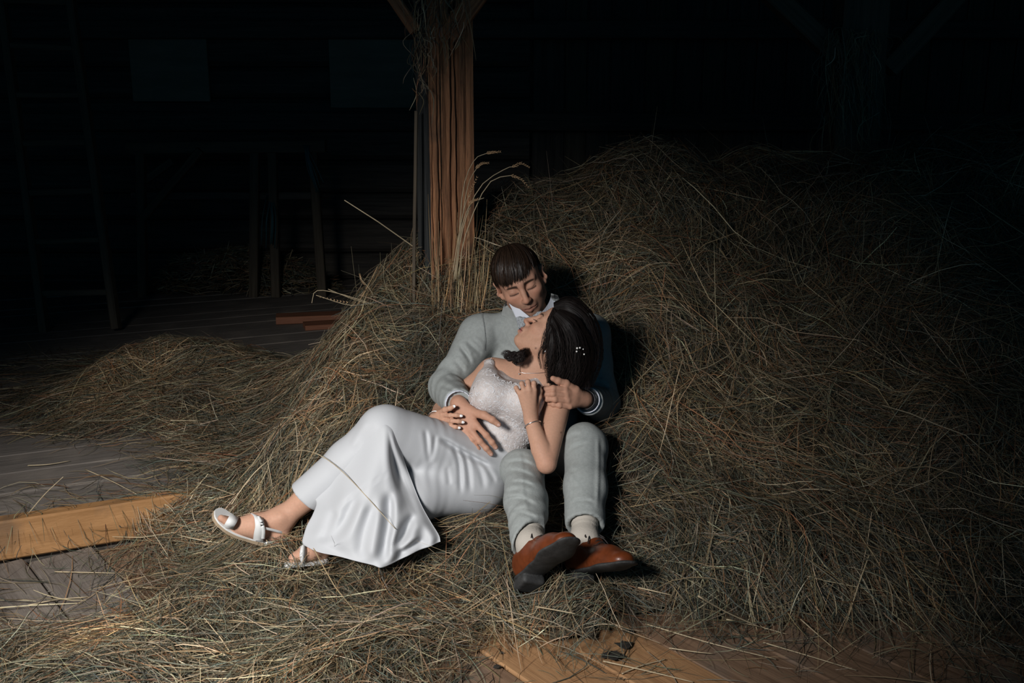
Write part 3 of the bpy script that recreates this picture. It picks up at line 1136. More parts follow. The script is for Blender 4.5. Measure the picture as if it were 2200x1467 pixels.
def weave(scale, amt):
    def fn(nt, b, tc):
        w1 = nt.nodes.new('ShaderNodeTexNoise')
        mp = nt.nodes.new('ShaderNodeMapping')
        mp.inputs['Scale'].default_value = (scale * .2, scale * .2, scale)
        nt.links.new(tc.outputs['Object'], mp.inputs[0])
        nt.links.new(mp.outputs[0], w1.inputs['Vector'])
        w1.inputs['Scale'].default_value = 1
        w1.inputs['Detail'].default_value = 3
        bp = nt.nodes.new('ShaderNodeBump')
        bp.inputs['Strength'].default_value = amt
        bp.inputs['Distance'].default_value = .002
        nt.links.new(w1.outputs['Fac'], bp.inputs['Height'])
        nt.links.new(bp.outputs[0], b.inputs['Normal'])
    return fn


M_SUIT = mat('grey_linen', (.305, .325, .318), .85, noise=(90, .10), extra=weave(700, .35), spec=.2)
M_SHIRT = mat('white_shirt', (.62, .65, .72), .8, spec=.2)
M_BOW = mat('mottled_bow_tie', (.30, .32, .34), .8, noise=(220, .55), spec=.2)
M_SOCK = mat('cream_sock', (.46, .42, .37), .9, extra=weave(500, .5), spec=.1)
M_LEATHER = mat('tan_leather', (.135, .032, .0095), .38, noise=(30, .3), spec=.4, coat=.1)
M_SOLE = mat('black_sole', (.03, .03, .03), .7, noise=(40, .6))
M_LACE = mat('dark_laces', (.018, .013, .012), .7)
M_LACETHREAD = mat('lace_thread', (.66, .66, .68), .5, spec=.3)
M_DRESS = mat('white_crepe', (.50, .51, .53), .55, extra=weave(900, .12), spec=.25)
M_LACEWORK = mat('white_lace', (.56, .51, .495), .5, noise=(60, .12), bump=(180, .5, .003), spec=.4)
M_SANDAL = mat('white_leather', (.70, .70, .69), .45, bump=(300, .15, .001))
M_SANDSOLE = mat('tan_sole', (.36, .27, .18), .7)
M_NAIL = mat('white_nail', (.85, .84, .84), .25, coat=.4)
M_SILVER = mat('silver', (.75, .75, .75), .25, metal=1.0)
M_PEARL = mat('pearl', (.8, .78, .75), .2, coat=.5)
M_WATCH = mat('black_strap', (.02, .02, .022), .5)
M_LASH = mat('dark_lash', (.025, .016, .012), .6)


def strands(curves, normals, wid, cols, taper=(.7, 1, 1, .8, .3)):
    """curves (n, m, 3): flat ribbons facing normals"""
    n, m, _ = curves.shape
    T = np.gradient(curves, axis=1)
    T /= np.linalg.norm(T, axis=2)[..., None] + 1e-12
    side = np.cross(normals, T)
    side /= np.linalg.norm(side, axis=2)[..., None] + 1e-12
    tp = np.interp(np.linspace(0, 1, m), np.linspace(0, 1, len(taper)), taper)
    hw = np.asarray(wid)[:, None] * .5 * tp[None]
    V = np.stack([curves - side * hw[..., None], curves + side * hw[..., None]], 2)
    b = (np.arange(n) * m * 2)[:, None]
    q = [np.concatenate([b + 2 * i, b + 2 * i + 1, b + 2 * i + 3, b + 2 * i + 2], 1) for i in range(m - 1)]
    return V.reshape(-1, 3), np.stack(q, 1).reshape(-1, 4), np.repeat(cols, m * 2, axis=0)


def cat_mesh(parts):
    Vs, Qs, Cs, o = [], [], [], 0
    for V, Q, C in parts:
        Vs.append(V)
        Qs.append(np.asarray(Q) + o)
        Cs.append(C)
        o += len(V)
    return np.concatenate(Vs), np.concatenate(Qs), np.concatenate(Cs)


class FrontMap:
    """nearest surface towards the photographer, so that flat trimmings can be laid on a garment"""

    def __init__(s, V, cell=4.0):
        d = V - np.array([0, 0, CAM_H])
        x, u, f = d[:, 0], d[:, 1] * SP + d[:, 2] * CP, d[:, 1] * CP - d[:, 2] * SP
        s.c = cell
        i = np.round((1100 + FPX * x / f) / cell).astype(int)
        j = np.round((733.5 - FPX * u / f) / cell).astype(int)
        s.i0, s.j0 = i.min() - 2, j.min() - 2
        A = np.full((i.max() - s.i0 + 3, j.max() - s.j0 + 3), 9.0)
        np.minimum.at(A, (i - s.i0, j - s.j0), V[:, 1])
        s.A = A

    def __call__(s, px, py, off=0.0):
        i, j = int(round(px / s.c)) - s.i0, int(round(py / s.c)) - s.j0
        w = s.A[max(0, i - 2):i + 3, max(0, j - 2):j + 3]
        w = w[w < 8]
        if len(w) == 0:
            return None
        Y = np.sort(w)[:max(1, len(w) // 2)].mean()
        return P(px, py, Y - off)


def lay_patch(fm, rows, nu, nv, off=.004, thick=.003):
    """cloth strip given by rows of pixels, laid on the surface fm and given a thickness"""
    R = np.array(rows, float)
    g = np.stack([catmull(R[:, j], nv) for j in range(R.shape[1])], 1)
    g = np.stack([catmull(g[i], nu) for i in range(nv)], 0)
    Yv = np.array([[(fm(*g[i, j]) if fm(*g[i, j]) is not None else np.array([0, np.nan, 0]))[1] for j in range(nu)] for i in range(nv)])
    Yv = np.where(np.isnan(Yv), np.nanmean(Yv), Yv)
    for _ in range(3):
        Q = np.pad(Yv, 1, mode='edge')
        Yv = (Q[1:-1, 1:-1] * 2 + Q[:-2, 1:-1] + Q[2:, 1:-1] + Q[1:-1, :-2] + Q[1:-1, 2:]) / 6
    top = np.array([[P(g[i, j, 0], g[i, j, 1], Yv[i, j] - off) for j in range(nu)] for i in range(nv)]).reshape(-1, 3)
    bot = top + CAM_F * (off + thick)
    i, j = np.meshgrid(np.arange(nv - 1), np.arange(nu - 1), indexing='ij')
    Q = np.stack([i * nu + j, i * nu + j + 1, (i + 1) * nu + j + 1, (i + 1) * nu + j], 2).reshape(-1, 4)
    N = nv * nu
    RQ = []
    for li in ([k for k in range(nu)], [(nv - 1) * nu + k for k in range(nu)], [k * nu for k in range(nv)], [k * nu + nu - 1 for k in range(nv)]):
        RQ += [[li[q], li[q + 1], li[q + 1] + N, li[q] + N] for q in range(len(li) - 1)]
    return np.concatenate([top, bot]), np.concatenate([Q, Q[:, ::-1] + N, np.array(RQ)])


def to_px(V):
    d = V - np.array([0, 0, CAM_H])
    f = d[:, 1] * CP - d[:, 2] * SP
    return np.stack([1100 + FPX * d[:, 0] / f, 733.5 - FPX * (d[:, 1] * SP + d[:, 2] * CP) / f], 1)


def crease(o, lines, reach=.07, fm=None):
    """press fold lines into a garment: each line = (pixel path, valley depth m, width px, ridge m)"""
    me = o.data
    V = np.zeros(len(me.vertices) * 3)
    me.vertices.foreach_get('co', V)
    V = V.reshape(-1, 3)
    px = to_px(V)
    fm = fm or FrontMap(V)
    I = np.clip(np.round(px[:, 0] / fm.c).astype(int) - fm.i0, 0, fm.A.shape[0] - 1)
    J = np.clip(np.round(px[:, 1] / fm.c).astype(int) - fm.j0, 0, fm.A.shape[1] - 1)
    front = sm(reach, reach * .5, V[:, 1] - fm.A[I, J])
    out = np.zeros(len(V))
    for path, dep, w, rid in lines:
        c = catmull(np.array(path, float), 14 if len(path) > 2 else 8)
        best = np.full(len(V), 1e9)
        sgn = np.zeros(len(V))
        par = np.zeros(len(V))
        m = len(c) - 1
        for i in range(m):
            a, b = c[i], c[i + 1]
            ba = b - a
            l2 = ba @ ba
            q = px - a
            t = np.clip((q @ ba) / l2, 0, 1)
            d = np.hypot(*(q - t[:, None] * ba).T)
            k = d < best
            best[k] = d[k]
            sgn[k] = np.sign(q[:, 0] * ba[1] - q[:, 1] * ba[0])[k]
            par[k] = ((i + t) / m)[k]
        fade = sm(-.001, .22, par) * sm(1.001, .78, par)
        sd = best * sgn
        out += front * fade * (dep * np.exp(-(sd / w) ** 2) - rid * np.exp(-((sd - 1.7 * w) / (1.2 * w)) ** 2) - .5 * rid * np.exp(-((sd + 1.7 * w) / (1.2 * w)) ** 2))
    V += CAM_F * out[:, None]
    me.vertices.foreach_set('co', V.ravel())
    me.update()


def seam(fm, pts, name, parent, material, r=.0007, off=.0004):
    c = catmull(np.array(pts, float), 24)
    w = [fm(*q, off) for q in c]
    w = [q for q in w if q is not None]
    if len(w) > 3:
        w = np.array(w)
        for _ in range(4):
            w[1:-1, 1] = (w[:-2, 1] + w[1:-1, 1] * 2 + w[2:, 1]) / 4
        return MB().tube(w, r, 5).build(name, material, parent, True)


CAM_R, CAM_U, CAM_F = np.array([1.0, 0, 0]), np.array([0, SP, CP]), np.array([0, CP, -SP])


def head_frame(roll, pitch, yaw):
    """frame columns (person's left, up, forward) for a face turned to the camera, then yaw, nod, roll (degrees)"""
    y, p, r = map(math.radians, (yaw, pitch, roll))
    Ry = np.array([[math.cos(y), 0, math.sin(y)], [0, 1, 0], [-math.sin(y), 0, math.cos(y)]])
    Rp = np.array([[1, 0, 0], [0, math.cos(p), -math.sin(p)], [0, math.sin(p), math.cos(p)]])
    Rr = np.array([[math.cos(r), -math.sin(r), 0], [math.sin(r), math.cos(r), 0], [0, 0, 1]])
    A = np.stack([CAM_R, CAM_U, -CAM_F], 1)
    return A @ Rr @ Rp @ Ry


def sdf_head(s, O, R, sc, female=False, open_mouth=False):
    L = lambda *p: O + R @ (np.array(p) * sc)
    def E(c, r, k=.012, op='add', rot=None):
        s.ell(L(*c), np.array(r) * sc, R if rot is None else R @ rot, k * sc, op)
    def C(a, b, ra, rb, k=.01, op='add', flat=None):
        s.cone(L(*a), L(*b), ra * sc, rb * sc, k * sc, op, None if flat is None else (R @ np.array(flat[0]), flat[1]))
    w = .93 if female else 1.0
    E((0, .036, -.014), (.075, .088, .096), .001)
    E((0, .055, .030), (.062, .050, .056), .03)               # forehead
    E((0, -.020, .028), (.060 * w, .070, .058), .03)          # mid face
    E((0, -.060, .036), (.044 * w, .036, .046), .03)          # jaw block
    for q in (-1, 1):
        C((q * .054 * w, -.022, -.004), (q * .050 * w, -.058, .004), .013, .012, .03)
        C((q * .050 * w, -.056, .004), (q * .014, -.091, .066), .012, .011, .03)
        E((q * .043 * w, -.020, .056), (.020, .016, .022), .024)   # cheekbone
        C((0, .026, .086), (q * .044, .024, .066), .0085 if female else .0105, .008, .014)  # brow
    E((0, -.092, .071), (.019 * w, .015, .017), .018)         # chin
    for q in (-1, 1):
        E((q * .031, .004, .094), (.019, .0125, .015), .014, 'sub')     # socket
        E((q * .031, .003, .0715), (.0155, .0125, .0135), .006)        # closed lid over the eyeball
        if not female or True:
            C((q * .017, .001, .0865), (q * .031, -.0052, .0875), .0012, .0016, .003, 'sub')
            C((q * .031, -.0052, .0875), (q * .046, .000, .0785), .0016, .0012, .003, 'sub')
    C((0, .022, .086), (0, -.006, .098), .0075, .0075, .012)  # nose bridge
    C((0, -.006, .098), (0, -.031, .112 if not female else .110), .0085, .0105 if not female else .0095, .008)
    for q in (-1, 1):
        E((q * .0105, -.0340, .099), (.0072, .0066, .011), .010)
        E((q * .006, -.0405, .105), (.0032, .0025, .0045), .003, 'sub')
    E((0, -.058, .084), (.026, .018, .014), .014)             # muzzle
    C((0, -.053, .0955), (q * 0, -.045, .098), .0028, .002, .005, 'sub')
    for q in (-1, 1):
        C((0, -.0595, .0965), (q * .024, -.064, .0815), .0052, .0025, .005)
        C((0, -.0715, .0945), (q * .021, -.0665, .0820), .0068 if female else .006, .003, .006)
        C((0, -.0655, .1015), (q * .026, -.0645, .0855), .0016, .0014, .0025, 'sub')
        C((0, -.0655, .0995), (q * .012, -.0655, .0965), .0014, .0014, .0025, 'sub')
    # ears
    for q in (-1, 1):
        t = math.radians((20 if female else 34) * q)
        rot = np.array([[math.cos(t), 0, math.sin(t)], [0, 1, 0], [-math.sin(t), 0, math.cos(t)]])
        E((q * .0835, .004, -.016), (.0075, .031, .019), .006, rot=rot)
        E((q * .0775, -.026, -.004), (.007, .011, .009), .008)
        E((q * .0905, .006, -.010), (.006, .019, .010), .005, 'sub', rot=rot)
    return L


def face_colors(V, O, R, sc, base, female, stubble=True):
    q = (V - O) @ R / sc
    x, y, z = q[:, 0], q[:, 1], q[:, 2]
    c = np.tile(np.array(base), (len(V), 1))
    near = (np.linalg.norm(q, axis=1) < .17)
    ax = np.abs(x)

    def blend(m, col):
        m = (m * near)[:, None]
        c[:] = c * (1 - m) + np.array(col) * m
    # flush on cheeks, nose, ears
    blend(.35 * np.exp(-((ax - .043) / .022) ** 2 - ((y + .025) / .02) ** 2) * (z > .03), np.array(base) * (1.05, .78, .72))
    blend(.35 * np.exp(-(x / .016) ** 2 - ((y + .032) / .014) ** 2) * (z > .09), np.array(base) * (1.02, .75, .70))
    if stubble and not female:
        m = sm(-.030, -.052, y) * sm(.0, .03, z) * (1 - .5 * np.exp(-((ax - .04) / .02) ** 2 - ((y + .035) / .015) ** 2))
        m = np.maximum(m, .9 * np.exp(-(x / .022) ** 2 - ((y + .049) / .006) ** 2) * (z > .07))
        nz = .75 + .25 * vnoise(x * 900, y * 900, z * 900)
        blend(.74 * m * nz * (y > -.12), (.11, .065, .045))
    # lips
    m = np.exp(-((y + .0655) / .0085) ** 4) * (1 - sm(.021, .028, ax)) * (z > .079)
    blend(m * (.75 if female else .5), (.42, .13, .12) if female else (.36, .15, .11))
    # mouth line and lash line
    blend(.8 * np.exp(-((y + .0652 - .0005 * 0) / .0016) ** 2) * (ax < .027) * (z > .080), (.10, .03, .025))
    curve = -.0052 + .9 * ((ax - .031) ** 2) * 22 * .35
    blend(.92 * np.exp(-((y - curve + .0012) / .0028) ** 2) * (np.abs(ax - .0315) < .0165) * (z > .065), (.03, .018, .014))
    # lids slightly darker in the crease
    blend(.30 * np.exp(-((y - .010) / .003) ** 2) * (np.abs(ax - .031) < .016) * (z > .06), np.array(base) * (.62, .5, .45))
    # brows
    arch = (.0235 if female else .0195) + (.004 if female else .0015) * np.sin(np.clip((ax - .012) / .036, 0, 1) * math.pi) - .06 * np.clip(ax - .044, 0, 1)
    wd = (.0036 if female else .0058) * (1.15 - .6 * np.clip((ax - .014) / .036, 0, 1))
    blend(.95 * np.exp(-((y - arch) / wd) ** 4) * sm(.009, .014, ax) * (1 - sm(.045, .053, ax)) * (z > .05), (.025, .015, .011) if female else (.030, .018, .012))
    # nostrils
    blend((.5 if female else .9) * np.exp(-((ax - .0055) / .003) ** 2 - ((y + .041) / .0025) ** 2) * (z > .095), (.05, .02, .015))
    return c


def finger_chain(s, pts, r0, r1, k=.004):
    n = len(pts)
    rad = [r0 + (r1 - r0) * i / (n - 1) for i in range(n)]
    for i in range(n - 1):
        s.cone(pts[i], pts[i + 1], rad[i], rad[i + 1], k)
    for i in range(1, n - 1):
        s.ell(pts[i], [rad[i] * 1.06] * 3, None, k)


def nail_mesh(mb, tip, d, up, w, l):
    d, up = unit(d), unit(up)
    sd = unit(np.cross(d, up))
    up = np.cross(sd, d)
    R = np.stack([sd, d, up], 1)
    mb.ball(tip, 1.0, 6, (w, l, .0016), R)


# ------------------------------------------------------------------ the man
HM = P(1119, 607, 3.36)
RM = head_frame(23, 21, -5)
m_neck = P(1150, 692, 3.42)
m_sh = {'R': P(1032, 716, 3.385), 'L': P(1268, 718, 3.40)}
m_el = {'R': P(960, 832, 3.25), 'L': P(1293, 866, 3.31)}
m_wr = {'R': P(986, 868, 3.03), 'L': P(1256, 858, 3.07)}
m_chest, m_waist, m_pel = P(1150, 790, 3.41), P(1146, 905, 3.36), P(1143, 985, 3.31)
m_hip = {'R': P(1098, 1006, 3.31), 'L': P(1192, 1004, 3.31)}
m_kn = {'R': P(1123, 1010, 2.94), 'L': P(1258, 959, 2.98)}
m_an = {'R': P(1141, 1168, 2.60), 'L': P(1256, 1160, 2.66)}
FOOT = {}
a = unit((.45, -.544, .712)); n = np.array((.10, -.707, -.602)); n = unit(n - a * (a @ n))
FOOT['R'] = (a, n, m_an['R'] + n * .070 + a * .0 + np.array([.008, 0, -.010]))
a = unit((.50, -.73, .468)); n = np.array((.0, -.518, -.807)); n = unit(n - a * (a @ n))
FOOT['L'] = (a, n, m_an['L'] + n * .075 + a * .012 + np.array([.004, 0, -.016]))
man = empty('person', P(1150, 1015, 3.30), 'seated man in light grey suit and bow tie, holding the woman in white', 'person')
SKM = (.48, .258, .176)


def man_hand_right(s):
    f = {'pinky': [(986, 926, 2.986), (994, 943, 2.973), (1002, 958, 2.966), (1008, 969, 2.966)],
         'ring': [(998, 926, 2.978), (1014, 945, 2.961), (1026, 964, 2.956), (1035, 979, 2.956)],
         'middle': [(1011, 922, 2.971), (1031, 948, 2.953), (1045, 963, 2.949), (1055, 975, 2.951)],
         'index': [(1025, 914, 2.971), (1045, 935, 2.955), (1057, 950, 2.951), (1065, 961, 2.953)]}
    r = {'pinky': (.0085, .0068), 'ring': (.0095, .0076), 'middle': (.0098, .0078), 'index': (.0098, .0078)}
    w = m_wr['R']
    for n, pt in f.items():
        pp = [P(*q) for q in pt]
        s.cone(w + (pp[0] - w) * .15, pp[0], .017, r[n][0] * 1.12, .012)
        finger_chain(s, pp, *r[n])
    th = [P(1016, 886, 2.996), P(1040, 892, 2.966), P(1058, 902, 2.946), P(1071, 912, 2.943)]
    s.cone(w, th[0], .020, .017, .012)
    finger_chain(s, th, .0145, .0085)
    s.cone(P(1005, 900, 2.996), P(1014, 912, 2.986), .016, .014, .012)
    nl = []
    for n, pt in list(f.items()) + [('thumb', None)]:
        pp = th if pt is None else [P(*q) for q in pt]
        nl.append((pp[-1], pp[-1] - pp[-2], r.get(n, (0, .0085))[1]))
    return nl


def man_hand_left(s):
    w = m_wr['L']
    f = {'index': [(1214, 836, 3.012), (1188, 834, 2.998), (1170, 836, 3.004), (1160, 838, 3.015)],
         'middle': [(1216, 849, 3.006), (1188, 846, 2.990), (1170, 847, 2.998), (1161, 849, 3.012)],
         'ring': [(1219, 861, 3.004), (1192, 858, 2.988), (1176, 857, 2.994), (1166, 857, 3.010)],
         'pinky': [(1224, 873, 3.006), (1202, 871, 2.992), (1189, 869, 2.996), (1180, 867, 3.008)]}
    r = {'index': (.0098, .0080), 'middle': (.0098, .0080), 'ring': (.0094, .0076), 'pinky': (.0085, .0068)}
    for n, pt in f.items():
        pp = [P(*q) for q in pt]
        s.cone(w + (pp[0] - w) * .15, pp[0], .018, r[n][0] * 1.12, .012)
        finger_chain(s, pp, *r[n])
    th = [P(1236, 838, 3.035), P(1216, 824, 3.02), P(1199, 818, 3.012), P(1188, 813, 3.008)]
    s.cone(w, th[0], .019, .016, .012)
    finger_chain(s, th, .0135, .0088)
    s.cone(P(1230, 855, 3.03), P(1226, 862, 3.025), .017, .015, .012)


def build_man():
    pts = np.array([HM, m_neck, *m_sh.values(), *m_el.values(), *m_wr.values(), *m_hip.values(), *m_kn.values(), *m_an.values()])
    lo, hi = pts.min(0) - .17, pts.max(0) + .17
    hh = .15
    hr = P(1030, 925, 2.96)
    hl = P(1205, 848, 3.01)
    fine = [(HM - hh, HM + hh, .0021), (hr - (.085, .075, .085), hr + (.07, .06, .075), .0022), (hl - (.06, .05, .06), hl + (.06, .06, .06), .0022)]
    s = SDF(lo, hi, .010, fine)
    # trunk and limbs under the clothes
    s.cone(m_pel, m_waist, .115, .11, .02, flat=((0, 1, 0), .8))
    s.cone(m_waist, m_chest, .105, .108, .04, flat=((0, 1, 0), .75))
    s.cone(m_sh['R'], m_sh['L'], .045, .045, .04)
    for k in 'RL':
        s.cone(m_sh[k], m_el[k], .046, .036, .03)
        s.cone(m_el[k], m_wr[k], .036, .026, .02)
        s.cone(m_hip[k], m_kn[k], .075, .052, .03)
        s.cone(m_kn[k], m_an[k], .05, .034, .02)
        fa, fn, fo = FOOT[k]
        s.cone(m_an[k], fo + fa * .06 - fn * .028, .030, .020, .02)
    L = sdf_head(s, HM, RM, 1.0)
    s.cone(L(0, -.045, -.022), m_neck, .052, .058, .03)
    s.cone(L(.0, -.10, .03), m_neck + np.array([0, -.03, .0]), .018, .03, .035)
    nails = man_hand_right(s)
    man_hand_left(s)
    body = s.build('body', M_SKIN, man, lambda V: face_colors(V, HM, RM, 1.0, SKM, False))
    # hair: combed strands growing from the crown
    r = np.random.default_rng(5)
    n = 4200
    phi = r.random(n) * 2 * math.pi                 # 0 = forwards, pi/2 = person's left
    ca = np.cos(phi)
    front = np.clip(ca, 0, 1)
    back = np.clip(-ca, 0, 1)
    th_end = np.radians(94 + 27 * back + 4 * front ** 2.0 + r.normal(0, 3.5, n))
    th_end -= np.radians(9) * np.exp(-((phi - 1.75) / .45) ** 2)      # short above the left ear
    # sweep: the fringe falls towards the person's right (left in the picture), longer at that temple
    th_end += np.radians(10) * np.clip(-np.sin(phi), 0, 1) * front ** .5 * (front > 0)
    clump = np.round(phi * 13 + r.normal(0, .3, n)) / 13 + .02 * np.sin(np.round(phi * 13) * 7.3)
    th_end += np.radians(6.5) * np.sin(np.round(phi * 13) * 12.9) * (.35 + front) - np.radians(20) * r.random(n) ** 1.5 * front
    lay = .955 + .075 * r.random(n)
    m = 9
    t = np.linspace(0, 1, m)
    th0 = np.radians(6 + 30 * r.random(n) ** 1.2)
    TH = th0[:, None] + (th_end - th0)[:, None] * t[None]
    PHI = phi[:, None] + (clump - phi)[:, None] * .95 * t[None] ** 1.4 - .34 * front[:, None] * t[None] ** 1.5 + (r.normal(0, .05, n)[:, None]) * t[None]
    puff = 1 + .02 * np.sin(t * math.pi)[None] + .03 * (front[:, None] * t[None] ** 2)
    rx, ry, rz = .0835, .098, .1075
    e = np.stack([np.sin(TH) * np.sin(PHI) * rx, np.cos(TH) * ry, np.sin(TH) * np.cos(PHI) * rz], 2)
    nrm = np.stack([e[..., 0] / rx ** 2, e[..., 1] / ry ** 2, e[..., 2] / rz ** 2], 2)
    nrm /= np.linalg.norm(nrm, axis=2)[..., None]
    tilt = math.radians(-14)                         # crown lies a little back
    Rt = np.array([[1, 0, 0], [0, math.cos(tilt), -math.sin(tilt)], [0, math.sin(tilt), math.cos(tilt)]])
    loc = (e * lay[:, None, None] * puff[..., None]) @ Rt.T + np.array([0, .036, -.012])
    W = loc @ RM.T + HM
    N = (nrm @ Rt.T) @ RM.T + r.normal(0, .38, (n, 1, 3))
    cols = np.array((.022, .0125, .008))[None] * r.normal(1, .4, (n, 1)).clip(.35, 2.2)
    a = strands(W, N, .0014 + .0016 * r.random(n), cols, (.8, 1, 1, .9, .25))
    s2 = SDF(HM - .16, HM + .16, .0035)
    s2.ell(HM + RM @ np.array([0, .034, -.014]), (.0765, .0885, .097), RM @ Rt, 0)
    # clear the face, ears and nape
    s2.ell(HM + RM @ np.array([0, -.030, .090]), (.085, .112, .085), RM, .012, 'sub')
    s2.ell(HM + RM @ np.array([0, -.085, -.02]), (.12, .075, .14), RM, .012, 'sub')
    V, Q = s2.mesh()
    b = (V, Q, np.tile((.018, .011, .007), (len(V), 1)))
    Vx, Qx, Cx = cat_mesh([a, b])
    hair = link('hair', np_mesh('hair', Vx, Qx, Cx), M_HAIR_M, man, smooth=True)
    hair['label'] = 'short straight brown hair with a combed fringe'

    # shirt with collar
    s = SDF(m_chest - (.22, .2, .35), m_neck + (.2, .2, .12), .005)
    s.cone(m_waist, m_chest, .122, .135, .02, flat=((0, 1, 0), .78))
    s.cone(m_chest, m_neck + (0, .01, -.03), .12, .07, .06, flat=((0, 1, 0), .85))
    s.build('shirt', M_SHIRT, man)
    # collar wings
    mb = MB()
    for rows in ([[(1090, 645, 3.335), (1100, 664, 3.315)], [(1104, 654, 3.312), (1108, 681, 3.288)], [(1122, 668, 3.286), (1119, 694, 3.268)], [(1141, 683, 3.262), (1130, 698, 3.258)]],
                 [[(1186, 630, 3.345), (1194, 650, 3.335)], [(1179, 650, 3.318), (1185, 673, 3.308)], [(1166, 668, 3.288), (1171, 692, 3.282)], [(1148, 684, 3.262), (1157, 700, 3.258)]]):
        in_ = catmull([P(*q[0]) for q in rows], 12)
        ou_ = catmull([P(*q[1]) for q in rows], 12)
        v = np.concatenate([in_, ou_, in_ + CAM_F * .005, ou_ + CAM_F * .005])
        f = [[i, i + 1, 13 + i, 12 + i] for i in range(11)] + [[24 + i, 36 + i, 37 + i, 25 + i] for i in range(11)]
        f += [[i, 24 + i, 25 + i, i + 1] for i in range(11)] + [[12 + i, 13 + i, 37 + i, 36 + i] for i in range(11)] + [[11, 23, 47, 35], [0, 12, 36, 24]]
        mb.add(v, f)
    mb.build('shirt_collar', M_SHIRT, man, False)
    # bow tie
    bt = P(1139, 687, 3.245)
    s = SDF(bt - .10, bt + .10, .0022)
    d = unit(P(1172, 677, 3.25) - P(1105, 694, 3.25))
    up = unit(np.cross(d, CAM_F))
    if up[2] < 0:
        up = -up
    fw = np.cross(d, up)
    for q in (-1, 1):
        for j, (o, h) in enumerate(((.012, .009), (.024, .014), (.036, .020))):
            s.box(bt + d * q * o, (.009, h, .006), np.stack([d, up, fw], 1), .004, .010)
    s.box(bt, (.008, .011, .009), np.stack([d, up, fw], 1), .004, .003)
    s.build('bow_tie', M_BOW, man)

    # jacket
    lo, hi = pts[:10].min(0) - .14, pts[:10].max(0) + .13
    lo[2] = min(lo[2], m_pel[2] - .02)
    hi[2] = m_neck[2] + .06
    s = SDF(lo, hi, .0048)
    s.cone(m_pel + (0, .02, .05), m_waist, .145, .14, .02, flat=((0, 1, 0), .82))
    s.cone(m_waist, m_chest, .142, .158, .04, flat=((0, 1, 0), .78))
    s.cone(m_chest, (m_sh['R'] + m_sh['L']) / 2 + (0, .01, -.02), .155, .12, .05, flat=((0, 1, 0), .75))
    mid = (m_sh['R'] + m_sh['L']) / 2 + np.array([0, .02, .045])
    for k in 'RL':
        s.cone(m_sh[k] + (0, 0, -.004), mid, .064, .055, .04)
        sh, el, wr = m_sh[k], m_el[k], m_wr[k]
        s.cone(sh, el, .068, .058, .028)
        end = el + (wr - el) * (.93 if k == 'R' else .80)
        s.cone(el, end, .060, .047, .02)
        s.half(end, unit(wr - el), .004, end - .07, end + .07)
    # V opening for shirt and neck
    s.ell(m_neck + (-.004, -.03, .050), (.066, .095, .070), None, .012, 'sub')
    vdir = P(1150, 760, 3.25) - P(1142, 690, 3.26)
    s.cone(P(1143, 688, 3.24), P(1146, 735, 3.23), .040, .012, .01, 'sub')

    def wr_fn(x, y, z):
        p = np.stack([x, y, z], 1)
        out = np.zeros(len(x))
        for k in 'RL':
            sh, el, wr = m_sh[k], m_el[k], m_wr[k]
            for a, b, amp, fr in ((sh, el, .0035, 34), (el, wr, .0042, 52)):
                ba = b - a
                t = ((p - a) @ ba) / (ba @ ba)
                dist = np.linalg.norm(p - a - np.clip(t, 0, 1)[:, None] * ba, axis=1)
                m = sm(.11, .07, dist) * sm(-.1, .25, t) * sm(1.15, .85, t)
                side = (p - a) @ unit(np.cross(ba, CAM_F))
                ph = t * np.linalg.norm(ba) * fr * 2.2 + side * 34 + 2.5 * vnoise(x * 9, y * 9, z * 9)
                near_el = np.exp(-((t - (1 if a is sh else 0)) / .45) ** 2)
                out += m * amp * .45 * (.25 + near_el) * np.sin(ph)
        out += .0022 * vnoise(x * 22, y * 22, z * 14) + .004 * vnoise(x * 9, y * 9, z * 7)
        return out
    s.disp(wr_fn)
    jacket = s.build('jacket', M_SUIT, man)
    crease(jacket, [([(988, 738), (1008, 768)], .006, 5, .004), ([(1001, 730), (1037, 762)], .006, 5, .004), ([(1010, 724), (1041, 752)], .004, 4, .003),
                    ([(967, 800), (984, 816), (997, 832)], .007, 5, .005), ([(950, 806), (975, 820), (996, 840)], .007, 5, .005), ([(941, 826), (965, 834), (990, 847)], .006, 5, .004),
                    ([(940, 842), (962, 847), (984, 855)], .005, 4, .003), ([(986, 744), (1002, 762), (1014, 783)], .005, 4, .004), ([(975, 770), (1000, 800)], .005, 5, .004),
                    ([(1283, 818), (1310, 836)], .006, 5, .005), ([(1278, 828), (1305, 850)], .006, 5, .005), ([(1255, 760), (1285, 800)], .006, 6, .004), ([(1095, 735), (1110, 775)], .004, 7, .002),
                    ([(1060, 700), (1070, 740)], .003, 8, .002)])
    jacket['label'] = 'light grey linen suit jacket'
    # lapels: flat bands laid on the jacket front, and the sleeve seam
    fm = FrontMap(np.array([v.co for v in jacket.data.vertices]))
    for rows in ([[(1088, 643), (1091, 646), (1096, 650)], [(1080, 664), (1090, 666), (1102, 668)], [(1078, 676), (1092, 680), (1110, 684)], [(1086, 682), (1098, 690), (1114, 698)],
                  [(1082, 700), (1098, 706), (1117, 714)], [(1092, 728), (1106, 732), (1121, 736)], [(1112, 756), (1120, 758), (1127, 760)]],
                 [[(1184, 630), (1191, 632), (1198, 634)], [(1184, 650), (1194, 652), (1206, 652)], [(1178, 672), (1192, 674), (1210, 674)], [(1168, 700), (1184, 702), (1202, 704)], [(1156, 735), (1162, 737), (1170, 740)]]):
        V, Q = lay_patch(fm, rows, 12, 40, .008, .004)
        link('lapel', np_mesh('lapel', V, Q), M_SUIT, jacket, True)
    M_SEAM = mat('grey_seam', (.15, .16, .158), .9)
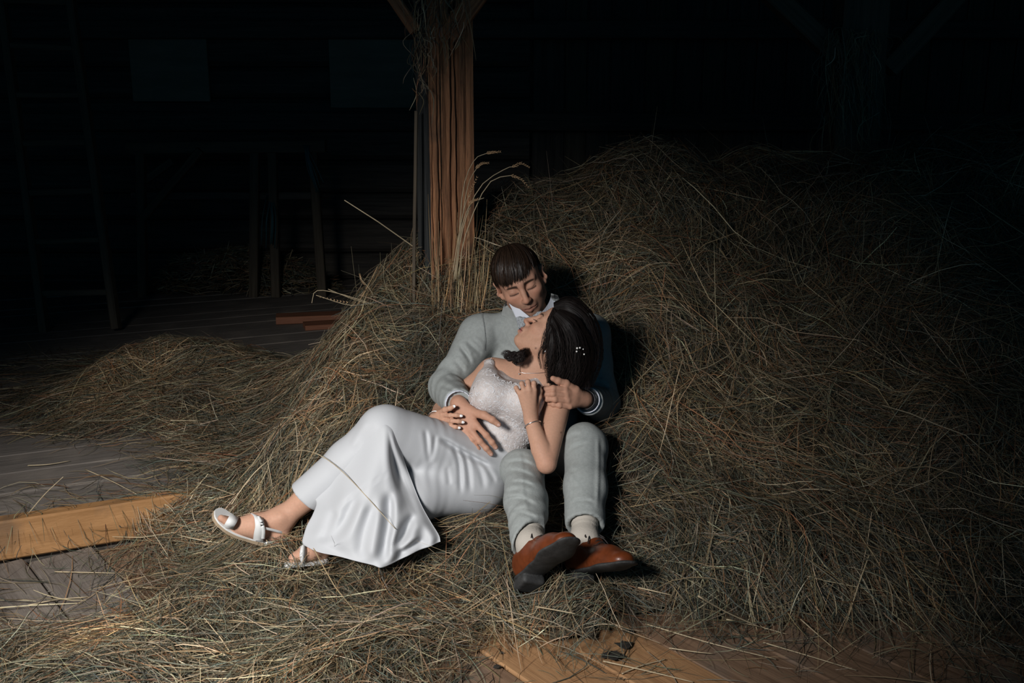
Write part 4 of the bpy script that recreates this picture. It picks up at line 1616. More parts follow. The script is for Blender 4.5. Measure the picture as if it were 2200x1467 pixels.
    seam(fm, [(1031, 664), (1038, 690), (1042, 720), (1040, 752)], 'sleeve_seam', jacket, M_SEAM)
    # shirt cuffs
    for k in 'RL':
        el, wr = m_el[k], m_wr[k]
        d = unit(wr - el)
        L2 = np.linalg.norm(wr - el)
        a0, a1 = el + d * L2 * (.86 if k == 'R' else .72), el + d * L2 * (.985 if k == 'R' else .88)
        s = SDF(np.minimum(a0, a1) - .07, np.maximum(a0, a1) + .07, .003)
        s.cone(a0, a1 + d * .05, .043, .043, 0)
        s.half(a1, d)
        s.cone(a1 - d * .02, a1 + d * .06, .039, .039, 0, 'sub')
        s.build('shirt_cuff', M_SHIRT, man)
    # watch on the left wrist
    el, wr = m_el['L'], m_wr['L']
    d = unit(wr - el)
    c = el + d * np.linalg.norm(wr - el) * .93
    s = SDF(c - .06, c + .06, .0026)
    s.cone(c - d * .04, c + d * .04, .0335, .0325, 0)
    s.half(c + d * .010, d)
    s.half(c - d * .010, -d)
    s.cone(c - d * .05, c + d * .05, .029, .028, 0, 'sub')
    wt = s.build('watch_strap', M_WATCH, man)
    fc = c - CAM_F * .034
    MB().ball(fc, .016, 8, (1, 1, .35), np.stack([unit(np.cross(CAM_F, d)), d, -CAM_F], 1)).build('watch_face', M_SILVER, wt, True)

    # trousers
    s = SDF(np.array([m_kn['R'][0], m_an['R'][1], m_an['R'][2]]) - .16, np.array([m_kn['L'][0], m_hip['L'][1], m_kn['L'][2]]) + (.16, .17, .16), .0055)
    s.cone(m_hip['R'] + (.02, 0, .01), m_hip['L'] + (-.02, 0, .01), .105, .105, .03)
    hem = {}
    for k in 'RL':
        h, kn, an = m_hip[k], m_kn[k], m_an[k]
        s.cone(h, kn, .094, .069 if k == 'L' else .064, .03)
        e = kn + (an - kn) * (.93 if k == 'R' else .86)
        mid = kn + (an - kn) * .45
        s.cone(kn, mid, .068 if k == 'L' else .064, .063, .025)
        s.cone(mid, e + (an - kn) * .2, .063, .057, .02)
        hn = unit(an - kn) if k == 'L' else unit(unit(an - kn) + np.array([.5, .25, .2]))
        s.half(e, hn, .003, e - .11, e + .13)
        s.cone(e - unit(an - kn) * .004, e + unit(an - kn) * .1, .043, .050, .002, 'sub')
        hem[k] = e

    def tr_fn(x, y, z):
        p = np.stack([x, y, z], 1)
        out = .002 * vnoise(x * 25, y * 25, z * 25) + .004 * vnoise(x * 10, y * 10, z * 10)
        for k in 'RL':
            for a, b, amp in ((m_hip[k], m_kn[k], .004), (m_kn[k], m_an[k], .0050 if k == 'R' else .0016)):
                ba = b - a
                t = ((p - a) @ ba) / (ba @ ba)
                q = p - a - np.clip(t, 0, 1)[:, None] * ba
                dist = np.linalg.norm(q, axis=1)
                m = sm(.12, .08, dist) * sm(-.15, .1, t) * sm(1.1, .9, t)
                side = q @ unit(np.cross(ba, CAM_F))
                ph = t * np.linalg.norm(ba) * 95 + side * 40 * (1 if k == 'R' else -1) + 3.2 * vnoise(x * 8, y * 8, z * 8)
                gate = np.clip(vnoise(x * 7 + 3, y * 7, z * 7) + .5, 0, 1)
                out += m * amp * .3 * gate * np.sin(ph)
        return out
    s.disp(tr_fn)
    tr_ = s.build('trousers', M_SUIT, man)
    crease(tr_, [([(1082, 996), (1118, 990), (1152, 1004)], .005, 4, .004), ([(1071, 1020), (1112, 1012), (1155, 1030)], .007, 5, .005), ([(1092, 1036), (1122, 1036), (1152, 1046)], .006, 4, .004),
                 ([(1066, 1060), (1092, 1054), (1116, 1050)], .006, 4, .005), ([(1066, 1084), (1112, 1070), (1157, 1088)], .007, 5, .005), ([(1072, 1104), (1100, 1096), (1132, 1092)], .005, 4, .004),
                 ([(1104, 1100), (1130, 1104), (1158, 1116)], .005, 4, .004), ([(1090, 968), (1120, 962), (1150, 975)], .004, 4, .003),
                 ([(1212, 952), (1228, 938), (1250, 930)], .004, 5, .003), ([(1206, 998), (1222, 1008), (1236, 1016)], .007, 5, .004), ([(1212, 1030), (1240, 1050)], .004, 6, .003),
                 ([(1225, 1080), (1255, 1074), (1280, 1082)], .004, 4, .003), ([(1220, 970), (1238, 958), (1262, 950)], .003, 4, .003),
                 ([(1112, 962), (1122, 1002), (1124, 1061), (1143, 1128)], -.004, 4, -.002), ([(1284, 930), (1285, 1000), (1282, 1104)], -.005, 4, -.002)])

    # socks and shoes
    frames = FOOT
    for k in 'RL':
        a, n, O = frames[k]
        R = np.stack([np.cross(-n, a), -n, a], 1)
        L = lambda *p: O + R @ np.array(p)
        # sock
        s = SDF(np.minimum(m_an[k], hem[k]) - .12, np.maximum(m_an[k], hem[k]) + .10, .004)
        top = m_kn[k] + (m_an[k] - m_kn[k]) * .76
        s.cone(top, m_an[k], .040, .036, .01)
        s.cone(m_an[k], L(0, .035, .03), .038, .034, .02)
        s.cone(m_an[k], L(0, .035, -.045), .036, .030, .02)
        dd = unit(m_an[k] - m_kn[k])
        s.disp(lambda x, y, z: -.0016 * np.maximum(0, np.sin(((np.stack([x, y, z], 1) - m_an[k]) @ dd) * 420)) * (((np.stack([x, y, z], 1) - m_an[k]) @ dd) < -.028))
        s.build('sock', M_SOCK, man)
        # shoe upper
        lo = np.minimum.reduce([L(i, j, l) for i in (-.06, .06) for j in (-.02, .12) for l in (-.11, .22)])
        hi = np.maximum.reduce([L(i, j, l) for i in (-.06, .06) for j in (-.02, .12) for l in (-.11, .22)])
        s = SDF(lo, hi, .003)
        fl = (R @ np.array([0, 1, 0]), .72)
        s.cone(L(0, .030, -.055), L(0, .036, .01), .035, .038, 0)
        s.cone(L(0, .036, .01), L(.003, .022, .095), .038, .040, .035)
        s.cone(L(.003, .020, .085), L(.004, .014, .152), .043, .036, .035, flat=fl)
        s.cone(L(0, .055, -.045), L(0, .066, .015), .037, .033, .035)
        s.cone(L(0, .085, -.036), L(0, .11, -.034), .037, .037, .0, 'sub')
        s.half(L(0, .004, 0), -R[:, 1], .002)
        shoe = s.build('shoe', M_LEATHER, man)
        shoe['label'] = 'tan-brown leather lace-up shoe'
        # welted sole with heel block
        s = SDF(lo - .03, hi + .03, .003)
        fs = (R @ np.array([0, 1, 0]), .22)
        s.cone(L(0, .002, -.055), L(0, .002, .02), .040, .034, 0, flat=fs)
        s.cone(L(0, .002, .02), L(.003, .002, .105), .034, .048, .01, flat=fs)
        s.cone(L(.003, .002, .105), L(.004, .004, .168), .048, .036, .01, flat=fs)
        s.box(L(0, -.016, -.052), (.035, .014, .036), R, .010, .004)
        s.build('sole', M_SOLE, shoe)
        # laces and tongue edge
        mb = MB()
        for j in range(4):
            l = .015 + j * .017
            y = .090 - j * .0065
            mb.tube(catmull([L(-.022, y - .010, l), L(0, y + .004, l + .004), L(.022, y - .010, l)], 8), .0022, 6)
        for q in (-1, 1):
            mb.tube(catmull([L(0, .097, .016), L(q * .020, .103, .022), L(q * .034, .090, .036), L(q * .014, .094, .024), L(0, .097, .016)], 14), .0020, 6)
            mb.tube(catmull([L(0, .097, .016), L(q * .022, .092, .038), L(q * .036, .070, .052)], 8), .0018, 6)
            mb.tube(catmull([L(q * .018, .076, .008), L(q * .024, .066, .045), L(q * .018, .060, .080)], 8), .0022, 6)
        mb.build('laces', M_LACE, shoe, True)
        KEEP_OUT.append((L(0, .02, -.05), L(0, .02, .16), .05, .045))
    # fingernails
    for tip, d, w in nails:
        mb = MB()
        nail_mesh(mb, tip + unit(d) * .001 - CAM_F * w * .86, d, -CAM_F, w * .62, w * .8)
        mb.build('fingernail', mat('nail_skin', (.50, .30, .24), .35) if 'nail_skin' not in bpy.data.materials else bpy.data.materials['nail_skin'], body, True)
    for k in 'RL':
        KEEP_OUT.extend([(m_sh[k], m_el[k], .075, .065), (m_el[k], m_wr[k], .065, .05), (m_hip[k], m_kn[k], .10, .08), (m_kn[k], m_an[k], .078, .062), (m_hip[k], m_kn[k], .10, .08)])
    KEEP_OUT.extend([(m_pel, m_chest, .15, .16), (m_sh['R'], m_sh['L'], .08, .08), (HM, HM, .125, .125), (HM, m_neck, .07, .08),
                     (m_wr['R'], P(1055, 972, 2.94), .045, .03)])


build_man()

# ------------------------------------------------------------------ the woman
def frame_from(fwd_img, up_img, away_deg):
    """face in near profile: forward and up given in the picture plane, turned away_deg from the camera"""
    f = unit(CAM_R * fwd_img[0] + CAM_U * fwd_img[1])
    u = unit(CAM_R * up_img[0] + CAM_U * up_img[1])
    a = math.radians(away_deg)
    f2 = unit(f * math.cos(a) + CAM_F * math.sin(a))
    u = unit(u - f2 * (u @ f2))
    return np.stack([np.cross(u, f2), u, f2], 1)


HW = P(1187, 729, 3.155)
RW = frame_from((-.62, .78), (.78, .62), 10)
SW = .93
w_neck = P(1152, 808, 3.15)
w_sh = {'R': P(1058, 800, 3.17), 'L': P(1204, 846, 3.075)}
w_el = {'R': P(958, 872, 3.245), 'L': P(1174, 996, 2.875)}
w_wr = {'R': P(934, 902, 3.045), 'L': P(1141, 903, 2.955)}
w_chest, w_waist, w_pel = P(1108, 862, 3.125), P(1062, 940, 3.085), P(1016, 1006, 3.06)
w_hip = {'R': P(1006, 992, 3.03), 'L': P(1020, 1040, 3.00)}
w_kn = {'R': P(826, 925, 2.88), 'L': P(890, 1072, 2.86)}
w_an = {'R': P(610, 1112, 2.83), 'L': P(700, 1166, 2.785)}
woman = empty('person', P(1000, 1085, 2.95), 'reclining woman in white wedding dress and white sandals, leaning back against the man', 'person')
SKW = (.52, .295, .203)


def woman_hand_right(s):
    w = w_wr['R']
    f = {'index': [(951, 892, 3.009), (968, 892, 2.974), (981, 892, 2.966), (990, 893, 2.966)],
         'middle': [(954, 902, 3.004), (972, 904, 2.964), (985, 905, 2.956), (994, 906.5, 2.957)],
         'ring': [(954, 912, 3.004), (969, 915, 2.964), (979, 917, 2.959), (986, 918.5, 2.960)],
         'pinky': [(952, 921, 3.009), (964, 925, 2.979), (973, 927, 2.971), (979, 929, 2.971)]}
    r = {'index': (.0075, .0060), 'middle': (.0077, .0060), 'ring': (.0073, .0058), 'pinky': (.0066, .0052)}
    tips = []
    for n, pt in f.items():
        pp = [P(*q) for q in pt]
        s.cone(w + (pp[0] - w) * .1, pp[0], .014, r[n][0] * 1.15, .010)
        finger_chain(s, pp, *r[n], k=.003)
        tips.append((pp[-1], pp[-1] - pp[-2], r[n][1]))
    th = [P(944, 888, 3.029), P(957, 880, 2.999), P(967, 877, 2.984), P(975, 873, 2.977)]
    s.cone(w, th[0], .015, .012, .01)
    finger_chain(s, th, .0105, .0068, k=.003)
    tips.append((th[-1], th[-1] - th[-2], .0066))
    return tips


def woman_hand_left(s):
    w = w_wr['L']
    f = {'index': [(1148, 838, 2.950), (1147, 823, 2.953), (1149, 826, 2.972), (1150, 836, 2.985)],
         'middle': [(1137, 838, 2.944), (1134, 820, 2.950), (1136, 824, 2.970), (1138, 836, 2.985)],
         'ring': [(1126, 840, 2.944), (1121, 824, 2.950), (1123, 829, 2.970), (1126, 840, 2.985)],
         'pinky': [(1117, 846, 2.948), (1109, 833, 2.955), (1111, 839, 2.972), (1115, 848, 2.985)]}
    r = {'index': (.0078, .0062), 'middle': (.008, .0062), 'ring': (.0076, .0058), 'pinky': (.0068, .0054)}
    for n, pt in f.items():
        pp = [P(*q) for q in pt]
        s.cone(w + (pp[0] - w) * .1, pp[0], .016, r[n][0] * 1.15, .010)
        finger_chain(s, pp, *r[n], k=.003)
    th = [P(1150, 872, 2.965), P(1158, 853, 2.972), P(1160, 840, 2.98), P(1158, 829, 2.985)]
    s.cone(w, th[0], .016, .012, .01)
    finger_chain(s, th, .0105, .0068, k=.003)


def build_woman():
    allp = np.array([HW, w_neck, *w_sh.values(), *w_el.values(), *w_wr.values(), *w_hip.values(), *w_kn.values(), *w_an.values()])
    lo, hi = allp.min(0) - (.22, .18, .16), allp.max(0) + .15
    a1, a2 = P(962, 902, 2.99), P(1135, 850, 2.965)
    ft = P(540, 1130, 2.80)
    s = SDF(lo, hi, .009, [(HW - (.12, .13, .14), HW + (.12, .12, .12), .0022), (a1 - (.06, .07, .05), a1 + (.06, .06, .05), .0022),
                           (a2 - (.05, .05, .05), a2 + (.05, .06, .05), .0024), (ft - (.14, .07, .07), ft + (.12, .10, .07), .0035)])
    ax = unit(w_neck - w_pel)
    dep = unit(np.cross(unit(w_sh['L'] - w_sh['R']), ax))
    s.cone(w_pel, w_waist, .125, .095, .03, flat=(dep, .85))
    s.cone(w_waist, w_chest, .095, .112, .04, flat=(dep, .80))
    s.cone(w_chest, w_neck + (w_chest - w_neck) * .25, .11, .075, .05, flat=(dep, .72))
    for k in 'RL':
        s.cone(w_neck + (w_chest - w_neck) * .12, w_sh[k], .040, .042, .05)
        s.cone(w_sh[k], w_el[k], .042, .031, .03)
        s.cone(w_el[k], w_el[k] + (w_wr[k] - w_el[k]) * .35, .0305, .0315, .004)
        s.cone(w_el[k] + (w_wr[k] - w_el[k]) * .35, w_wr[k], .0315, .0215, .004)
        s.cone(w_hip[k], w_kn[k], .074, .052, .04)
        md = w_kn[k] + (w_an[k] - w_kn[k]) * .35
        s.cone(w_kn[k], md, .054, .054, .02)
        s.cone(md, w_an[k], .054, .031, .02)
    L = sdf_head(s, HW, RW, SW, True)
    s.cone(L(0, -.05, -.020), w_neck, .044, .048, .03)
    s.cone(L(0, -.085, .035), w_neck + np.array([-.012, -.02, 0]), .018, .026, .03)
    tips = woman_hand_right(s)
    woman_hand_left(s)
    # right foot: toes to the left in the picture
    an = w_an['R']
    heel = P(601, 1150, 2.82)
    ball, toe = P(508, 1130, 2.785), P(478, 1109, 2.775)
    s.cone(an, heel, .030, .026, .02)
    s.ell(P(604, 1112, 2.797), (.011, .010, .011), None, .012)          # ankle bone
    s.cone(an + (-.006, -.004, 0), P(545, 1126, 2.79), .032, .030, .03)
    s.cone(heel, P(560, 1150, 2.80), .026, .022, .02)
    s.cone(P(545, 1132, 2.79), ball, .030, .027, .025)
    for i in range(5):
        b0 = ball + np.array([-.004 * i, .012 * i - .014, -.002 * i + .004])
        t0 = toe + np.array([.007 * i, .013 * i - .014, -.006 * i])
        s.cone(b0, t0, .0125 - .001 * i, .0105 - .0013 * i, .006)
    # left foot, half buried
    an = w_an['L']
    s.cone(an, P(690, 1188, 2.765), .028, .024, .02)
    s.cone(an, P(666, 1186, 2.735), .029, .026, .02)
    s.cone(P(666, 1186, 2.735), P(632, 1200, 2.70), .026, .018, .02)

    def colf(V):
        c = face_colors(V, HW, RW, SW, SKW, True)
        el = w_el['L']
        m = .25 * np.exp(-(np.linalg.norm(V - el, axis=1) / .05) ** 2)[:, None]
        c = c * (1 - m) + np.array((.50, .22, .15)) * m
        for (px, py, Y, rr) in ((1151, 748, 3.09, .003), (1206, 930, 2.92, .0025)):
            q = P(px, py, Y)
            dd = np.linalg.norm((V - q) - np.outer((V - q) @ CAM_F, CAM_F), axis=1)
            m = (np.exp(-(dd / rr) ** 2) * .9 * (np.abs((V - q) @ CAM_F) < .1))[:, None]
            c = c * (1 - m) + np.array((.10, .04, .03)) * m
        return c
    body = s.build('body', M_SKIN, woman, colf)
    for tip, d, w in tips:
        mb = MB()
        nail_mesh(mb, tip + unit(d) * .001 - CAM_F * w * .80, d, -CAM_F, w * .75, w * 1.0)
        mb.build('fingernail', M_NAIL, body, True)
    # upper lashes of the near eye
    mb = MB()
    for i in range(9):
        x = .018 + .028 * i / 8
        yb = -.0052 + 7 * (x - .031) ** 2
        zb = .0862 - 18 * max(0, x - .030) ** 2 * 1.6
        a = L(x, yb, zb + .0005)
        mb.tube([a, L(x + .001, yb - .0035, zb + .004), L(x + .0022, yb - .004, zb + .0075)], [.0007, .0006, .0002], 4)
    mb.build('eyelashes', M_LASH, body, True)

    # ---------------- hair
    r = np.random.default_rng(8)
    parts = []
    # back of the head
    s2 = SDF(HW - .24, HW + .24, .004)
    s2.ell(L(0, .034, -.020), np.array((.084, .094, .102)) * SW, RW, 0)
    s2.ell(L(0, -.045, .085), np.array((.11, .105, .086)) * SW, RW, .012, 'sub')
    # long hair falling to the right and down over the man's chest
    fall = [P(1222, 690, 3.15), P(1246, 735, 3.13), P(1240, 785, 3.10), P(1226, 830, 3.10)]
    s2.chain(fall, [.048, .050, .044, .030], .04)
    fall2 = [P(1205, 735, 3.08), P(1210, 780, 3.07), P(1206, 815, 3.07)]
    s2.chain(fall2, [.034, .036, .022], .03)
    s2.disp(lambda x, y, z: .004 * vnoise(x * 30, y * 30, z * 10) + .003 * np.sin(90 * x + 6 * vnoise(x * 8, y * 8, z * 8)))
    V, Q = s2.mesh()
    parts.append((V, Q, np.tile((.012, .009, .009), (len(V), 1))))

    def lock(guide, n0, spread, wid, wave=.004, shade=1.0, m=18, fr=3):
        n = int(n0 * 3.2)
        g = catmull(guide, m)
        T = np.gradient(g, axis=0)
        T /= np.linalg.norm(T, axis=1)[:, None]
        sd = np.cross(T, CAM_F)
        sd /= np.linalg.norm(sd, axis=1)[:, None] + 1e-9
        t = np.linspace(0, 1, m)
        a = r.normal(0, 1, (n, 2)).clip(-1.7, 1.7)
        ph = r.random(n) * 6.28
        sp = np.interp(t, np.linspace(0, 1, len(spread)), spread)
        cur = g[None] + sd[None] * (a[:, :1, None] * sp[None, :, None] * .5) - CAM_F * (np.abs(a[:, 1:, None]) * sp[None, :, None] * .22 + .002)
        cur = cur + sd[None] * (np.sin(t[None] * fr * 6.28 + ph[:, None]) * wave * t[None])[..., None]
        N = np.broadcast_to(-CAM_F, cur.shape)
        N = N + sd[None] * (a[:, :1, None] * .55 + r.normal(0, .15, (n, 1, 1)))
        cols = np.array((.0095, .0068, .0062))[None] * shade * r.normal(1, .4, (n, 1)).clip(.3, 2.2)
        return strands(cur, N, wid * .42 * (.6 + .8 * r.random(n)), cols)
    parts += [
        lock([P(1190, 662, 3.10), P(1222, 662, 3.085), P(1258, 700, 3.07), P(1268, 765, 3.06), P(1252, 830, 3.065)], 130, (.02, .045, .045, .045, .03), .003, .005),
        lock([P(1194, 672, 3.07), P(1222, 700, 3.045), P(1240, 750, 3.04), P(1236, 800, 3.045), P(1222, 842, 3.055)], 150, (.02, .045, .055, .05, .035), .003, .008, fr=2.4),
        lock([P(1188, 690, 3.07), P(1206, 716, 3.045), P(1214, 760, 3.04), P(1204, 800, 3.045), P(1196, 834, 3.05)], 130, (.015, .03, .04, .035, .02), .003, .008, fr=2.2),
        lock([P(1186, 704, 3.07), P(1188, 735, 3.052), P(1184, 780, 3.05), P(1186, 822, 3.06)], 70, (.01, .018, .02, .016), .0026, .007, fr=2.0)]
    for i in range(16):                                      # separate wavy tresses over the mass
        x0 = 1196 + 4.2 * i + r.normal(0, 2)
        top = P(1190 + 2.2 * i, 664 + .9 * i, 3.09)
        g = [top, P(x0 + 8, 702 + r.normal(0, 6), 3.046 + .0016 * i), P(x0 + 12 + r.normal(0, 4), 750, 3.034 + .0016 * i), P(x0 + r.normal(0, 6), 795, 3.038 + .0012 * i), P(x0 - 8 + r.normal(0, 8), 834 + r.normal(0, 12), 3.05)]
        parts.append(lock(g, 16, (.006, .010, .011, .009, .004), .0030, .006 + .003 * r.random(), 1.1 + .7 * r.random(), fr=1.8 + r.random()))
    parts += [
        # temple wisps along the cheek
        lock([P(1189, 666, 3.10), P(1184, 688, 3.085), P(1170, 717, 3.072), P(1165, 742, 3.068), P(1157, 765, 3.072), P(1163, 792, 3.078)], 9, (.003, .008, .008, .005, .003), .0016, .002, 1.8),
        lock([P(1191, 662, 3.10), P(1180, 690, 3.08), P(1178, 716, 3.066), P(1171, 742, 3.062), P(1167, 760, 3.068)], 20, (.006, .010, .009, .006), .0018, .003, 1.5),
        lock([P(1196, 658, 3.10), P(1190, 680, 3.075), P(1186, 705, 3.062), P(1178, 730, 3.06), P(1176, 748, 3.064)], 30, (.008, .012, .010, .008), .0018, .004, 1.4)]
    for i in range(17):                                      # curls on the far shoulder
        cx, cy = 1122 - 36 * r.random(), 769 + r.normal(0, 7)
        rad = 6 + 6 * r.random()
        ph = r.random() * 6.28
        g = [P(1136 - 5 * r.random(), 752 + 10 * r.random(), 3.10), P((1134 + cx) / 2, 756 + 8 * r.random(), 3.07)]
        g += [P(cx + rad * math.cos(ph + q) * (1 - .08 * q), cy + rad * .8 * math.sin(ph + q) * (1 - .08 * q), 3.058 + .002 * q) for q in np.linspace(0, 5.2, 6)]
        parts.append(lock(g, 4, (.014, .008, .005, .003, .002), .0020, .001, 1.9, m=30))
    parts.append(lock([P(1138, 754, 3.10), P(1126, 760, 3.075), P(1112, 772, 3.068), P(1104, 782, 3.07)], 40, (.016, .020, .014, .006), .0022, .006, 1.2, fr=1.5))
    Vx, Qx, Cx = cat_mesh(parts)
    hair = link('hair', np_mesh('hair', Vx, Qx, Cx), M_HAIR_F, woman, smooth=True)
    hair['label'] = 'long wavy black hair'
    # pearl hairpins, earring, necklace, bracelets
    for px, py, q in ((1240, 748, .0034), (1246, 747, .003), (1239, 755, .003), (1253, 750, .0022), (1255, 761, .0028)):
        MB().ball(P(px, py, 3.012), q, 7).build('hair_pearl', M_PEARL, hair, True)
    mb = MB()
    mb.ball(P(1171.5, 755, 3.062), .0034, 7)
    mb.tube([P(1175, 744, 3.068), P(1173, 749, 3.062), P(1171.5, 755, 3.062)], .0010, 5)
    mb.build('earring', M_SILVER, woman, True)

    # ---------------- dress: bodice
    s = SDF(np.minimum(w_waist, w_sh['R']) - .2, np.maximum(w_neck, w_sh['L']) + .16, .0042)
    s.cone(w_pel + (w_waist - w_pel) * .55, w_waist, .112, .100, .03, flat=(dep, .86))
    s.cone(w_waist, w_chest, .100, .119, .04, flat=(dep, .82))
    s.cone(w_chest, w_neck + (w_chest - w_neck) * .25, .117, .081, .05, flat=(dep, .74))
    s.cone(P(1048, 812, 3.085), P(1034, 862, 3.07), .034, .040, .04)
    for c in (P(1056, 848, 3.03), P(1130, 862, 3.02)):
        s.ell(c, (.062, .056, .060), None, .05)
    s.chain([P(1052, 815, 3.09), P(1050, 797, 3.112), P(1052, 783, 3.14), P(1060, 778, 3.19)], [.022, .018, .016, .014], .02)
    s.ell(P(1122, 780, 3.07), (.086, .16, .056), None, .006, 'sub')          # neckline
    s.cone(P(1090, 795, 3.06), P(1168, 800, 3.0), .030, .026, .006, 'sub')
    s.cone(P(1090, 795, 2.98), P(1168, 800, 2.94), .030, .026, .006, 'sub')
    # arm holes
    s.cone(w_sh['L'] + (.012, 0, .0), w_el['L'], .062, .05, .012, 'sub')
    s.cone(w_sh['R'] + (-.045, .05, -.01), w_el['R'] + (-.02, .05, 0), .05, .05, .012, 'sub')
    cutp = P(1052, 948, 3.0)
    s.half(cutp, -unit(w_chest - w_pel) + np.array([0, -.1, 0]), .004)
    V, Q = s.mesh()
    bod = link('dress_bodice', np_mesh('dress_bodice', V, Q), M_LACEWORK, woman, smooth=True)
    bod['label'] = 'white lace bodice with a deep neckline'
    # lace sprigs appliqued on the bodice: small leafy curls pressed on its surface
    nv_ = np.zeros(len(V) * 3)
    bod.data.vertices.foreach_get('normal', nv_)
    front = V[((V - w_chest) @ CAM_F < -.02) & (nv_.reshape(-1, 3) @ CAM_F < -.45)]
    mb = MB()
    sel = front[r.permutation(len(front))[:1500]]
    vt = front
    for p in sel:
        ang = r.random() * 6.28
        u = CAM_R * math.cos(ang) + CAM_U * math.sin(ang)
        v = CAM_R * -math.sin(ang) + CAM_U * math.cos(ang)
        l = .008 + .011 * r.random()
        cv = .55 * r.normal(0, 1)
        pts = []
        for t in np.linspace(0, 1, 6):
            q = p + u * (l * t) + v * (l * cv * math.sin(t * 3.0))
            d2 = ((vt - q) @ CAM_R) ** 2 + ((vt - q) @ CAM_U) ** 2
            j = int(np.argmin(d2))
            if d2[j] > 1e-4:
                break
            pts.append(q + CAM_F * ((vt[j] - q) @ CAM_F) + CAM_F * .0004)
            if len(pts) > 1 and abs((pts[-1] - pts[-2]) @ CAM_F) > .0045:
                pts.pop()
                break
        if len(pts) >= 4:
            mb.tube(pts, .0012 * np.sin(np.linspace(.35, 2.9, len(pts))) * (.5 + .7 * r.random()), 4)
    lc = mb.build('lace_sprigs', M_LACETHREAD, bod, True)
    lc['kind'] = 'stuff'

    # ---------------- dress: skirt, close over hips and thighs, draped over the raised knee
    s = SDF(np.array([w_an['R'][0] - .02, 2.55, .02]), np.array([w_waist[0] + .16, 3.32, .66]), .0042)
    s.cone(w_pel, w_pel + (w_waist - w_pel) * .75, .140, .108, .03, flat=(dep, .88))
    for k in 'RL':
        s.cone(w_hip[k], w_kn[k], .108 if k == 'R' else .09, .076 if k == 'R' else .062, .014 if k == 'R' else .06)
    kn, an = w_kn['R'], w_an['R']
    e = kn + (an - kn) * .73
    s.cone(kn, kn + (an - kn) * .35, .074, .067, .02)
    s.cone(kn + (an - kn) * .35, e + (an - kn) * .25, .067, .056, .02)
    s.half(P(655, 1070, 2.83), unit(unit(an - kn) + np.array([0, 0, -.10])), .003)
    s.cone(e + (an - kn) * .05, e + (an - kn) * .3, .050, .050, .003, 'sub')
    # left leg under the cloth
    kl, al = w_kn['L'], w_an['L']
    s.cone(kl, kl + (al - kl) * .75, .060, .045, .05)
    cut2 = P(1052, 948, 3.0) + unit(w_chest - w_pel) * .004
    s.half(cut2, unit(w_chest - w_pel) + np.array([0, .1, 0]), .003, w_waist - .22, w_waist + .25)

    def sk_fn(x, y, z):
        p = np.stack([x, y, z], 1)
        h, k = w_hip['R'], w_kn['R']
        ba = k - h
        t = ((p - h) @ ba) / (ba @ ba)
        q = p - h - t[:, None] * ba
        side = q @ unit(np.cross(ba, CAM_F))
        # pulled creases across the lap, fading towards the knee
        ph = (t * .42 + side * .25) * 120 + 2.0 * vnoise(x * 6, y * 6, z * 6)
        out = 0 * ph
        out += .0012 * np.sin(t * 60 + side * 30 + 3 * vnoise(x * 5, y * 5, z * 5)) * np.exp(-((t - .55) / .22) ** 2) * np.clip(vnoise(x * 9, y * 9, z * 9) + .2, 0, 1)
        out += .003 * vnoise(x * 12, y * 12, z * 12)
        return out
    s.disp(sk_fn)
    skirt = s.build('dress_skirt', M_DRESS, woman)
    crease(skirt, [([(913, 918), (918, 955), (922, 1000)], .005, 5, .003), ([(936, 930), (932, 960), (924, 996)], .004, 5, .003), ([(970, 955), (986, 990), (990, 1068)], .006, 5, .004),
                   ([(986, 962), (1004, 994), (1012, 1064)], .005, 5, .003), ([(1006, 974), (1030, 1006), (1042, 1056)], .005, 6, .003), ([(1026, 984), (1052, 1014), (1066, 1040)], .004, 5, .003),
                   ([(960, 1000), (966, 1045)], .003, 5, .002), ([(790, 900), (772, 930), (752, 968)], -.004, 8, -.001),
                   ([(940, 940), (975, 960), (1020, 985), (1066, 1008)], .014, 6, .004)])
    skirt['label'] = 'plain white crepe skirt of the wedding dress'

    # flared hem panel: a cloth sheet hanging from the knee and shin to the hay, with folds
    rows = [
        [(668, 1066, 0), (694, 1030, 0), (724, 985, 0), (756, 945, 0), (790, 912, 0), (818, 898, 0), (838, 902, 0), (850, 918, 0), (860, 940, 0)],
        [(680, 1080, 1), (710, 1050, 1), (744, 1010, 1), (780, 970, 1), (810, 940, 1), (829, 928, 1), (842, 942, 1), (853, 962, 1), (867, 985, 1)],
        [(672, 1105, 2.755), (708, 1096, 2.730), (748, 1072, 2.715), (788, 1042, 2.715), (820, 1015, 2.722), (838, 1000, 2.730), (850, 1005, 2.765), (866, 1020, 2.75), (885, 1035, 2.74)],
        [(660, 1128, 2.740), (700, 1128, 2.705), (745, 1115, 2.685), (790, 1098, 2.680), (826, 1080, 2.685), (850, 1066, 2.690), (868, 1062, 2.715), (888, 1072, 2.71), (905, 1085, 2.70)],
        [(654, 1146, 2.722), (696, 1154, 2.680), (744, 1152, 2.655), (792, 1148, 2.645), (834, 1138, 2.645), (866, 1124, 2.655), (888, 1112, 2.670), (908, 1116, 2.670), (925, 1122, 2.670)],
        [(650, 1162, 2.705), (694, 1176, 2.660), (745, 1186, 2.632), (795, 1192, 2.618), (842, 1186, 2.618), (880, 1170, 2.630), (908, 1156, 2.640), (928, 1150, 2.640), (942, 1150, 2.640)],
        [(652, 1170, 2.698), (696, 1188, 2.650), (748, 1202, 2.618), (800, 1214, 2.602), (828, 1216, 2.600), (872, 1196, 2.612), (905, 1180, 2.625), (930, 1170, 2.632), (946, 1164, 2.632)]]
    push = [0, 0, 0, .006, .018, .030, .046, .056, .062]        # the right part lies back against the thigh and hay
